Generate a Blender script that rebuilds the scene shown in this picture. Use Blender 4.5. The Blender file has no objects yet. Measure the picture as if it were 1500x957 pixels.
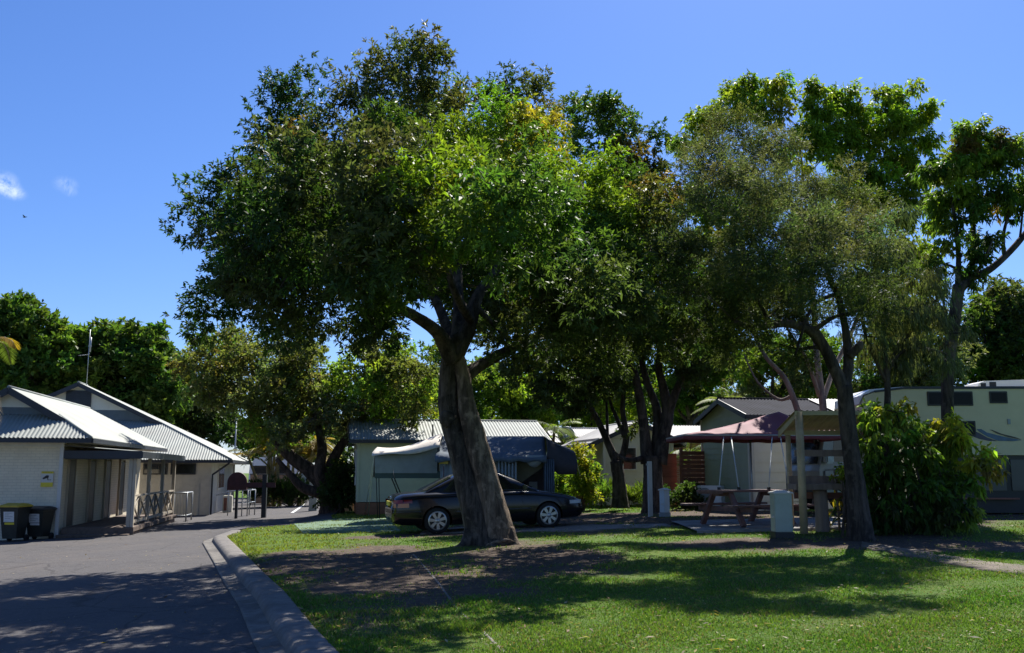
import bpy, bmesh, math, random
import numpy as np
from mathutils import Vector, Matrix

random.seed(7)
rng = np.random.default_rng(11)
R = math.radians
scene = bpy.context.scene
COL = scene.collection

# ------------------------------------------------------------------ camera
F = 1400.0
TH = math.atan(211.5 / F)
CAM = Vector((0.0, 0.0, 1.6))
cd = bpy.data.cameras.new("camera")
cam = bpy.data.objects.new("camera", cd)
COL.objects.link(cam)
cam.location = CAM
cam.rotation_euler = (R(90) + TH, 0, 0)
cd.sensor_width = 36.0
cd.lens = 36.0 * F / 1500.0
cd.clip_start = 0.1
cd.clip_end = 3000
scene.camera = cam


def ray(u, v):
    a, b = (u - 750.0) / F, (478.5 - v) / F
    return Vector((a, math.cos(TH) - b * math.sin(TH), math.sin(TH) + b * math.cos(TH)))


def P(u, v, Y):
    """point seen at photo position (u, v) at the distance Y in front of the camera"""
    d = ray(u, v)
    return CAM + d * (Y / d.y)


def sst(a, b, x):
    t = np.clip((np.asarray(x, float) - a) / (b - a), 0, 1)
    return t * t * (3 - 2 * t)


# ------------------------------------------------------------------ terrain
def Lawn(x, y):
    xx = 9.0 * np.tanh(np.asarray(x, float) / 9.0 * 1.05)
    return sst(7, 25, y) * (0.165 + 0.035 * xx)


def Gl(u, v, add=0.0):
    """where the sight line meets the lawn surface"""
    d = ray(u, v)
    t = 4.0
    for _ in range(4000):
        p = CAM + d * t
        if p.z <= float(Lawn(p.x, p.y)) + add:
            break
        t += 0.01
    return p


_kp = [Gl(*q) for q in [(492, 957), (455, 918), (414, 867), (386, 842), (358, 813), (330, 786)]]
_kx = [p.x for p in _kp]
_ky = [p.y for p in _kp]
_s0 = (_kx[1] - _kx[0]) / (_ky[1] - _ky[0])
KY = [-12.0] + _ky + [28.5, 30.0, 32.0, 36.0, 45.0, 75.0]
KX = [_kx[0] + _s0 * (-12 - _ky[0])] + _kx + [-7.75, -6.9, -5.9, -6.7, -7.4, -7.8]


def XK(y):
    return np.interp(y, KY, KX)


def Hs(x, y):
    """the visible surface: lawn right of the kerb line, road left of it"""
    x = np.asarray(x, float); y = np.asarray(y, float)
    xk = XK(y)
    dist = xk - x
    lk = Lawn(xk, y)
    k = 1 - sst(27.0, 28.5, y)
    w = 0.06 + 1.5 * (1 - k)
    rd = lk - 0.14 - 0.033 * np.minimum(np.maximum(dist, 0), 8)
    b = np.where(dist > 0, np.clip(dist / w, 0, 1), 0)
    b = b * b * (3 - 2 * b)
    return Lawn(x, y) * (1 - b) + rd * b


def H(x, y):
    return float(Hs(x, y))


def G(u, v):
    d = ray(u, v)
    t = 4.0
    for _ in range(9000):
        p = CAM + d * t
        if p.z <= H(p.x, p.y):
            break
        t += 0.02
    return p


def wob(x, y, s, seed):
    """cheap smooth noise, about -1..1"""
    r = np.random.default_rng(seed)
    o = np.zeros_like(np.asarray(x, float))
    for i in range(7):
        a = r.uniform(0, 6.28); f = s * r.uniform(0.5, 2.2); ph = r.uniform(0, 6.28)
        o = o + np.sin((x * math.cos(a) + y * math.sin(a)) * f + ph + 1.3 * np.sin((x * math.sin(a) - y * math.cos(a)) * f * 0.7 + ph * 2))
    return o / 3.2


def soil(x, y):
    """0 lush grass .. 1 bare earth"""
    x = np.asarray(x, float); y = np.asarray(y, float)

    def el(cx, cy, rx, ry, s=1.0, e=0.5):
        d = np.sqrt(((x - cx) / rx) ** 2 + ((y - cy) / ry) ** 2)
        return s * (1 - sst(1 - e, 1 + e, d))
    m = el(-0.3, 16.6, 2.1, 3.6, 0.8)
    m = np.maximum(m, el(-2.9, 17.2, 1.9, 3.3, 0.95))
    m = np.maximum(m, el(-1.9, 13.2, 0.9, 1.6, 0.75))
    m = np.maximum(m, el(-1.35, 11.4, 0.7, 1.6, 0.6))
    m = np.maximum(m, el(6.4, 18.6, 3.2, 1.5, 0.85))
    m = np.maximum(m, el(9.0, 17.2, 2.6, 0.55, 0.7))
    m = np.maximum(m, el(6.5, 26.5, 7.5, 5.0, 0.85))
    m = np.maximum(m, el(1.0, 30.0, 3.6, 3.2, 0.7))
    m = np.maximum(m, 0.9 * (1 - sst(0.25, 1.1, np.abs(y - (23.6 + 0.12 * x)))) * sst(-5.2, -3.5, x))
    m = m + 0.42 * wob(x, y, 1.9, 3) * sst(0.05, 0.5, m) + 0.14 * wob(x, y, 5, 4) + 0.16 * sst(0.5, 1.0, wob(x, y, 1.1, 6))
    return np.clip(m, 0, 1)


# ------------------------------------------------------------------ materials
def nodes_of(name):
    m = bpy.data.materials.new(name)
    m.use_nodes = True
    nt = m.node_tree
    return m, nt, nt.nodes["Principled BSDF"], nt.nodes["Material Output"]


def ramp_mix(nt, fac, c1, c2, lo=0.35, hi=0.65):
    r = nt.nodes.new("ShaderNodeValToRGB")
    r.color_ramp.elements[0].position = lo
    r.color_ramp.elements[1].position = hi
    r.color_ramp.elements[0].color = (*c1, 1)
    r.color_ramp.elements[1].color = (*c2, 1)
    nt.links.new(fac, r.inputs[0])
    return r.outputs[0]


def noise(nt, vec, scale, detail=4, rough=0.55):
    n = nt.nodes.new("ShaderNodeTexNoise")
    n.inputs["Scale"].default_value = scale
    n.inputs["Detail"].default_value = detail
    n.inputs["Roughness"].default_value = rough
    nt.links.new(vec, n.inputs["Vector"])
    return n.outputs["Fac"]


def objco(nt, scale=(1, 1, 1)):
    tc = nt.nodes.new("ShaderNodeTexCoord")
    mp = nt.nodes.new("ShaderNodeMapping")
    mp.inputs["Scale"].default_value = scale
    nt.links.new(tc.outputs["Object"], mp.inputs["Vector"])
    return mp.outputs[0]


def mix_rgb(nt, fac, a, b, mode="MIX"):
    n = nt.nodes.new("ShaderNodeMix")
    n.data_type = "RGBA"; n.blend_type = mode
    if isinstance(fac, (int, float)):
        n.inputs[0].default_value = fac
    else:
        nt.links.new(fac, n.inputs[0])
    for s, i in ((a, 6), (b, 7)):
        if isinstance(s, tuple):
            n.inputs[i].default_value = (*s[:3], 1)
        else:
            nt.links.new(s, n.inputs[i])
    return n.outputs[2]


def mat(name, c, var=0.18, scale=6.0, rough=0.6, bump=0.0, bscale=60.0, metal=0.0, stretch=(1, 1, 1), dirt=None, dscale=1.3, coat=0.0, spec=0.5):
    m, nt, b, _ = nodes_of(name)
    v = objco(nt, stretch)
    f = noise(nt, v, scale, 5)
    c1 = tuple(max(0, k * (1 - var)) for k in c); c2 = tuple(min(1, k * (1 + var)) for k in c)
    col = ramp_mix(nt, f, c1, c2, 0.3, 0.7)
    if dirt:
        g = noise(nt, v, dscale, 7, 0.7)
        r = nt.nodes.new("ShaderNodeMapRange")
        r.inputs[1].default_value = 0.48; r.inputs[2].default_value = 0.72
        nt.links.new(g, r.inputs[0])
        col = mix_rgb(nt, r.outputs[0], col, dirt)
    nt.links.new(col, b.inputs["Base Color"])
    b.inputs["Roughness"].default_value = rough
    b.inputs["Metallic"].default_value = metal
    b.inputs["Specular IOR Level"].default_value = spec
    b.inputs["Coat Weight"].default_value = coat
    if bump:
        h = noise(nt, v, bscale, 6, 0.65)
        bp = nt.nodes.new("ShaderNodeBump")
        bp.inputs["Strength"].default_value = bump
        bp.inputs["Distance"].default_value = 0.02
        nt.links.new(h, bp.inputs["Height"])
        nt.links.new(bp.outputs[0], b.inputs["Normal"])
    return m


def leafmat(name, trans=0.4, rough=0.42, tint=(1.25, 1.35, 0.55)):
    m, nt, b, out = nodes_of(name)
    at = nt.nodes.new("ShaderNodeAttribute"); at.attribute_name = "col"
    nt.links.new(at.outputs["Color"], b.inputs["Base Color"])
    b.inputs["Roughness"].default_value = rough
    b.inputs["Specular IOR Level"].default_value = 0.16
    t = nt.nodes.new("ShaderNodeBsdfTranslucent")
    tc = mix_rgb(nt, 1.0, at.outputs["Color"], tint, "MULTIPLY")
    nt.links.new(tc, t.inputs["Color"])
    mx = nt.nodes.new("ShaderNodeMixShader")
    mx.inputs[0].default_value = trans
    nt.links.new(b.outputs[0], mx.inputs[1]); nt.links.new(t.outputs[0], mx.inputs[2])
    nt.links.new(mx.outputs[0], out.inputs["Surface"])
    return m


def barkmat(name, c1, c2, sc=3.0, bump=0.9):
    m, nt, b, _ = nodes_of(name)
    v = objco(nt, (1, 1, 0.16))
    f = noise(nt, v, sc * 2.2, 8, 0.72)
    col = ramp_mix(nt, f, c1, c2, 0.40, 0.62)
    g = noise(nt, objco(nt, (1, 1, 0.5)), sc * 0.8, 6, 0.65)
    col = mix_rgb(nt, ramp_mix(nt, g, (0, 0, 0), (0.75, 0.75, 0.75), 0.48, 0.64), col, tuple(k * 0.5 for k in c1))
    g2_ = noise(nt, objco(nt), sc * 1.5, 4, 0.6)
    col = mix_rgb(nt, ramp_mix(nt, g2_, (0, 0, 0), (0.6, 0.6, 0.6), 0.56, 0.68), col, tuple(min(1, k * 1.25) for k in c2))
    nt.links.new(col, b.inputs["Base Color"])
    b.inputs["Roughness"].default_value = 0.9
    b.inputs["Specular IOR Level"].default_value = 0.2
    h = noise(nt, v, sc * 5, 8, 0.75)
    bp = nt.nodes.new("ShaderNodeBump"); bp.inputs["Strength"].default_value = bump; bp.inputs["Distance"].default_value = 0.07
    nt.links.new(h, bp.inputs["Height"]); nt.links.new(bp.outputs[0], b.inputs["Normal"])
    return m


def brickmat(name, c1, c2, mortar, bw=0.24, bh=0.086, bump=0.5):
    m, nt, b, _ = nodes_of(name)
    tc = nt.nodes.new("ShaderNodeTexCoord")
    sp = nt.nodes.new("ShaderNodeSeparateXYZ"); nt.links.new(tc.outputs["Object"], sp.inputs[0])
    ad = nt.nodes.new("ShaderNodeMath"); ad.operation = "ADD"
    nt.links.new(sp.outputs[0], ad.inputs[0]); nt.links.new(sp.outputs[1], ad.inputs[1])
    cb = nt.nodes.new("ShaderNodeCombineXYZ")
    nt.links.new(ad.outputs[0], cb.inputs[0]); nt.links.new(sp.outputs[2], cb.inputs[1])
    br = nt.nodes.new("ShaderNodeTexBrick")
    br.inputs["Scale"].default_value = 1.0
    br.inputs["Brick Width"].default_value = bw; br.inputs["Row Height"].default_value = bh
    br.inputs["Mortar Size"].default_value = 0.007
    br.inputs["Color1"].default_value = (*c1, 1); br.inputs["Color2"].default_value = (*c2, 1); br.inputs["Mortar"].default_value = (*mortar, 1)
    nt.links.new(cb.outputs[0], br.inputs["Vector"])
    g = noise(nt, tc.outputs["Object"], 1.4, 7, 0.65)
    col = mix_rgb(nt, ramp_mix(nt, g, (0, 0, 0), (0.4, 0.4, 0.4), 0.45, 0.75), br.outputs["Color"], tuple(k * 0.6 for k in c1))
    nt.links.new(col, b.inputs["Base Color"])
    b.inputs["Roughness"].default_value = 0.75
    bp = nt.nodes.new("ShaderNodeBump"); bp.inputs["Strength"].default_value = bump; bp.inputs["Distance"].default_value = 0.01
    bp.invert = True
    nt.links.new(br.outputs["Fac"], bp.inputs["Height"]); nt.links.new(bp.outputs[0], b.inputs["Normal"])
    return m


M = {}
M["white_brick"] = brickmat("painted brick", (0.73, 0.64, 0.47), (0.76, 0.67, 0.50), (0.6, 0.53, 0.4), bump=0.5)
M["red_brick"] = brickmat("red brick", (0.28, 0.12, 0.07), (0.22, 0.09, 0.055), (0.3, 0.27, 0.23))
M["tan_brick"] = brickmat("tan brick", (0.34, 0.22, 0.13), (0.27, 0.16, 0.1), (0.35, 0.31, 0.26))
M["roof_pale"] = mat("pale roof steel", (0.26, 0.28, 0.255), 0.10, 1.2, 0.62, dirt=(0.22, 0.22, 0.2), dscale=0.8, spec=0.2)
M["roof_white"] = mat("white roof steel", (0.40, 0.39, 0.37), 0.07, 1.2, 0.6, dirt=(0.34, 0.33, 0.31), dscale=0.9, spec=0.25)
M["roof_dark"] = mat("dark roof steel", (0.03, 0.032, 0.045), 0.25, 2.0, 0.85, spec=0.06)
M["trim_dark"] = mat("dark blue trim", (0.016, 0.02, 0.03), 0.25, 4, 0.5)
M["gable_blue"] = mat("grey blue board", (0.10, 0.13, 0.15), 0.12, 4, 0.6)
M["cream"] = mat("cream paint", (0.74, 0.70, 0.58), 0.04, 3, 0.6, dirt=(0.62, 0.57, 0.46), dscale=1.5)
M["white_paint"] = mat("white paint", (0.56, 0.54, 0.49), 0.05, 5, 0.5, dirt=(0.5, 0.49, 0.45), dscale=2.0)
M["post_cream"] = mat("cream timber", (0.42, 0.37, 0.29), 0.15, 8, 0.65, 0.2, 30, stretch=(1, 1, 0.15), dirt=(0.25, 0.2, 0.15), dscale=3)
M["grey_wall"] = mat("grey painted wall", (0.52, 0.49, 0.43), 0.06, 3, 0.6, dirt=(0.35, 0.33, 0.3))
M["door_dark"] = mat("dark door", (0.018, 0.016, 0.016), 0.2, 5, 0.5)
M["black"] = mat("black plastic", (0.014, 0.014, 0.015), 0.25, 6, 0.5)
M["dark_green_plastic"] = mat("dark bin plastic", (0.016, 0.02, 0.017), 0.25, 6, 0.45)
M["yellow_lid"] = mat("yellow lid", (0.42, 0.30, 0.02), 0.12, 6, 0.5)
M["yellow"] = mat("yellow sign paint", (0.65, 0.52, 0.03), 0.06, 6, 0.5)
M["paper"] = mat("white sticker", (0.6, 0.6, 0.58), 0.08, 18, 0.5)
M["deck"] = mat("weathered deck", (0.12, 0.085, 0.065), 0.3, 9, 0.8, 0.3, 40, stretch=(1, 0.12, 1))
M["deck_edge"] = mat("pale deck edge", (0.3, 0.25, 0.2), 0.25, 9, 0.8)
M["galv"] = mat("galvanised steel", (0.32, 0.34, 0.35), 0.12, 9, 0.4, metal=0.5)
M["concrete"] = mat("kerb concrete", (0.155, 0.142, 0.128), 0.25, 7, 0.9, 0.6, 60, dirt=(0.08, 0.07, 0.062), dscale=1.5)
M["gutter_conc"] = mat("gutter concrete", (0.14, 0.128, 0.112), 0.3, 7, 0.9, 0.6, 60, dirt=(0.04, 0.034, 0.029), dscale=0.9)
M["glass"] = mat("dark glass", (0.012, 0.014, 0.016), 0.2, 2, 0.08, spec=0.7)
M["tint_pane"] = mat("tinted acrylic pane", (0.01, 0.009, 0.01), 0.2, 2, 0.35, spec=0.15)
M["board_green"] = mat("pale green boards", (0.52, 0.53, 0.36), 0.05, 3, 0.6, dirt=(0.43, 0.44, 0.30))
M["board_cream"] = mat("cream boards", (0.56, 0.54, 0.44), 0.05, 3, 0.6, dirt=(0.44, 0.42, 0.34))
M["board_sage"] = mat("sage boards", (0.31, 0.34, 0.25), 0.07, 3, 0.6)
M["board_white"] = mat("off white boards", (0.68, 0.66, 0.57), 0.05, 3, 0.6)
M["timber_red"] = mat("red brown timber", (0.21, 0.08, 0.055), 0.3, 7, 0.7, 0.2, 30, stretch=(0.15, 1, 1))
M["timber_orange"] = mat("orange brown slats", (0.28, 0.12, 0.06), 0.25, 7, 0.7, stretch=(0.15, 1, 1))
M["timber_grey"] = mat("grey brown timber", (0.24, 0.175, 0.14), 0.3, 7, 0.85, 0.4, 30, stretch=(1, 1, 0.15))
M["table_red"] = mat("dark stained table", (0.15, 0.075, 0.062), 0.3, 8, 0.65, 0.2, 30, stretch=(0.15, 1, 1))
M["shelter_cream"] = mat("yellowed sheet", (0.42, 0.36, 0.2), 0.1, 3, 0.6, dirt=(0.3, 0.24, 0.13))
M["shelter_post"] = mat("shelter post paint", (0.44, 0.34, 0.205), 0.12, 6, 0.65, dirt=(0.2, 0.15, 0.1))
M["maroon"] = mat("maroon canvas", (0.165, 0.036, 0.058), 0.12, 4, 0.75, 0.15, 12)
M["rope"] = mat("pale rope", (0.5, 0.52, 0.5), 0.1, 20, 0.8)
M["canvas_beige"] = mat("beige canvas", (0.60, 0.54, 0.46), 0.1, 5, 0.85, 0.25, 9)
M["canvas_grey"] = mat("blue grey canvas", (0.26, 0.29, 0.29), 0.1, 4, 0.85, 0.25, 9)
M["canvas_blue"] = mat("dark blue canvas", (0.09, 0.12, 0.155), 0.15, 4, 0.85, 0.25, 9)
M["canvas_dark"] = mat("charcoal mesh", (0.05, 0.05, 0.06), 0.15, 8, 0.9)
M["canvas_olive"] = mat("olive canvas", (0.13, 0.12, 0.075), 0.12, 5, 0.9, 0.2, 10)
M["bed_green"] = mat("dark green board", (0.02, 0.055, 0.048), 0.15, 4, 0.5)
M["car_black"] = mat("black car paint", (0.007, 0.007, 0.009), 0.1, 2, 0.22, coat=0.25, spec=0.35)
M["car_trim"] = mat("grey car trim", (0.05, 0.052, 0.055), 0.1, 4, 0.35)
M["tyre"] = mat("tyre rubber", (0.012, 0.012, 0.012), 0.2, 10, 0.85)
M["alloy"] = mat("alloy", (0.42, 0.43, 0.44), 0.08, 8, 0.3, metal=0.7)
M["lamp_red"] = mat("red lens", (0.20, 0.012, 0.01), 0.15, 8, 0.15)
M["lamp_amber"] = mat("amber lens", (0.45, 0.15, 0.05), 0.15, 8, 0.15)
M["lamp_clear"] = mat("clear lens", (0.55, 0.58, 0.6), 0.1, 8, 0.1)
M["van_cream"] = mat("caravan cladding", (0.52, 0.46, 0.29), 0.05, 3, 0.45)
M["van_white"] = mat("white gelcoat", (0.72, 0.73, 0.74), 0.04, 3, 0.35)
M["decal_blue"] = mat("blue decal", (0.03, 0.09, 0.16), 0.35, 5, 0.3)
M["decal_navy"] = mat("navy decal", (0.012, 0.02, 0.06), 0.3, 5, 0.3)
M["decal_black"] = mat("black decal", (0.01, 0.01, 0.012), 0.2, 5, 0.3)
M["truck_grey"] = mat("grey truck paint", (0.20, 0.215, 0.22), 0.06, 3, 0.3, coat=0.5)
M["bollard_teal"] = mat("pale green pedestal", (0.36, 0.40, 0.32), 0.08, 4, 0.5, dirt=(0.22, 0.24, 0.2))
M["bollard_white"] = mat("white pedestal", (0.55, 0.6, 0.62), 0.06, 4, 0.5)
M["ped_grey"] = mat("grey pedestal", (0.25, 0.28, 0.29), 0.1, 4, 0.55)
M["dark_red"] = mat("dark red paint", (0.075, 0.02, 0.02), 0.25, 6, 0.6)
M["mat_green"] = mat("ground mat weave", (0.085, 0.155, 0.085), 0.2, 40, 0.9, 0.4, 60, dirt=(0.12, 0.18, 0.115), dscale=2.5)
M["bird"] = mat("dark feathers", (0.02, 0.02, 0.022), 0.2, 20, 0.8)

M["bark_big"] = barkmat("flaky bark", (0.042, 0.035, 0.030), (0.165, 0.135, 0.112), 3.2, 1.0)
M["bark_pale"] = barkmat("bare pale wood", (0.10, 0.075, 0.055), (0.36, 0.275, 0.20), 3.4, 1.0)
M["bark_dark"] = barkmat("dark bark", (0.032, 0.026, 0.023), (0.12, 0.096, 0.08))
M["bark_brown"] = barkmat("brown bark", (0.05, 0.037, 0.03), (0.15, 0.11, 0.09))
M["bark_pink"] = barkmat("smooth pinkish bark", (0.15, 0.11, 0.092), (0.28, 0.225, 0.195), 2.0, 0.4)
M["palm_stem"] = mat("golden palm stem", (0.26, 0.21, 0.09), 0.3, 6, 0.6, stretch=(1, 1, 3))
M["leaf_gloss"] = leafmat("glossy leaf", 0.45, 0.52)
M["leaf_dull"] = leafmat("dull leaf", 0.45, 0.6)
M["leaf_thin"] = leafmat("thin leaf", 0.55, 0.5)
M["grass"] = leafmat("grass blade", 0.35, 0.55, (1.15, 1.2, 0.6))


def ground_mat():
    m, nt, b, _ = nodes_of("lawn and earth")
    at = nt.nodes.new("ShaderNodeAttribute"); at.attribute_name = "soil"
    v = objco(nt)
    n1 = noise(nt, v, 0.7, 6, 0.6); n2 = noise(nt, v, 9, 6, 0.7); n3 = noise(nt, v, 55, 4, 0.7)
    g = ramp_mix(nt, n2, (0.05, 0.10, 0.016), (0.095, 0.165, 0.026), 0.3, 0.7)
    g = mix_rgb(nt, ramp_mix(nt, n1, (0, 0, 0), (1, 1, 1), 0.45, 0.7), g, (0.095, 0.125, 0.026))
    s = ramp_mix(nt, n2, (0.055, 0.041, 0.033), (0.125, 0.098, 0.078), 0.3, 0.7)
    s = mix_rgb(nt, ramp_mix(nt, n3, (0, 0, 0), (0.6, 0.6, 0.6), 0.5, 0.7), s, (0.22, 0.17, 0.12))
    a = nt.nodes.new("ShaderNodeMath"); a.operation = "MULTIPLY_ADD"
    nt.links.new(n2, a.inputs[0]); a.inputs[1].default_value = 0.5; a.inputs[2].default_value = -0.25
    a2 = nt.nodes.new("ShaderNodeMath"); a2.operation = "ADD"; a2.use_clamp = True
    nt.links.new(a.outputs[0], a2.inputs[0]); nt.links.new(at.outputs["Fac"], a2.inputs[1])
    r = nt.nodes.new("ShaderNodeMapRange"); r.inputs[1].default_value = 0.2; r.inputs[2].default_value = 0.6
    nt.links.new(a2.outputs[0], r.inputs[0])
    nt.links.new(mix_rgb(nt, r.outputs[0], g, s), b.inputs["Base Color"])
    b.inputs["Roughness"].default_value = 0.95
    b.inputs["Specular IOR Level"].default_value = 0.1
    bp = nt.nodes.new("ShaderNodeBump"); bp.inputs["Strength"].default_value = 0.8; bp.inputs["Distance"].default_value = 0.03
    nt.links.new(n3, bp.inputs["Height"]); nt.links.new(bp.outputs[0], b.inputs["Normal"])
    return m


def asphalt_mat():
    m, nt, b, _ = nodes_of("old asphalt")
    v = objco(nt)
    n1 = noise(nt, v, 0.55, 7, 0.65); n2 = noise(nt, v, 120, 3, 0.8); n3 = noise(nt, v, 3.2, 7, 0.7)
    n4 = noise(nt, v, 38, 4, 0.75)
    c = ramp_mix(nt, n2, (0.031, 0.029, 0.030), (0.108, 0.102, 0.104), 0.36, 0.66)
    c = mix_rgb(nt, ramp_mix(nt, n4, (0, 0, 0), (0.75, 0.75, 0.75), 0.5, 0.66), c, (0.118, 0.110, 0.108))
    c = mix_rgb(nt, ramp_mix(nt, n1, (0, 0, 0), (0.55, 0.55, 0.55), 0.48, 0.66), c, (0.105, 0.092, 0.084))
    c = mix_rgb(nt, ramp_mix(nt, n3, (0, 0, 0), (0.65, 0.65, 0.65), 0.53, 0.68), c, (0.042, 0.039, 0.039))
    vo = nt.nodes.new("ShaderNodeTexVoronoi"); vo.feature = "DISTANCE_TO_EDGE"; vo.inputs["Scale"].default_value = 0.45
    nz = nt.nodes.new("ShaderNodeTexNoise"); nz.inputs["Scale"].default_value = 2.2; nz.inputs["Detail"].default_value = 5; nt.links.new(v, nz.inputs["Vector"])
    nt.links.new(mix_rgb(nt, 0.12, v, nz.outputs["Color"], "ADD"), vo.inputs["Vector"])
    cr = nt.nodes.new("ShaderNodeMapRange"); cr.inputs[1].default_value = 0.004; cr.inputs[2].default_value = 0.011; cr.inputs[3].default_value = 0.55; cr.inputs[4].default_value = 0
    nt.links.new(vo.outputs["Distance"], cr.inputs[0])
    c = mix_rgb(nt, cr.outputs[0], c, (0.022, 0.02, 0.02))
    n5 = noise(nt, v, 14, 5, 0.7)
    c = mix_rgb(nt, ramp_mix(nt, n5, (0, 0, 0), (0.5, 0.5, 0.5), 0.52, 0.64), c, (0.115, 0.105, 0.1))
    nt.links.new(c, b.inputs["Base Color"])
    b.inputs["Roughness"].default_value = 0.9
    b.inputs["Specular IOR Level"].default_value = 0.25
    bp = nt.nodes.new("ShaderNodeBump"); bp.inputs["Strength"].default_value = 0.7; bp.inputs["Distance"].default_value = 0.012
    nt.links.new(n2, bp.inputs["Height"]); nt.links.new(bp.outputs[0], b.inputs["Normal"])
    return m


M["ground"] = ground_mat()
M["asphalt"] = asphalt_mat()
M["drive"] = mat("worn driveway", (0.21, 0.185, 0.16), 0.25, 5, 0.95, 0.5, 60, dirt=(0.12, 0.095, 0.075), dscale=1.2)
M["dust"] = mat("dusty trodden path", (0.125, 0.10, 0.075), 0.35, 9, 0.95, 0.6, 50, dirt=(0.075, 0.07, 0.04), dscale=2.4)
M["slab"] = mat("slab concrete", (0.24, 0.23, 0.215), 0.2, 4, 0.9, 0.3, 60, dirt=(0.13, 0.115, 0.1), dscale=1.4)
M["path_paint"] = mat("road paint", (0.6, 0.6, 0.58), 0.12, 12, 0.7)


# ------------------------------------------------------------------ mesh building
def tag(o, label=None, cat=None, group=None, kind=None):
    if label: o["label"] = label
    if cat: o["category"] = cat
    if group: o["group"] = group
    if kind: o["kind"] = kind
    return o


def thing(name, label, cat, loc=(0, 0, 0), rz=0.0, group=None):
    o = bpy.data.objects.new(name, None)
    o.empty_display_size = 0.2
    COL.objects.link(o)
    o.location = loc
    o.rotation_euler = (0, 0, rz)
    return tag(o, label, cat, group)


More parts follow.
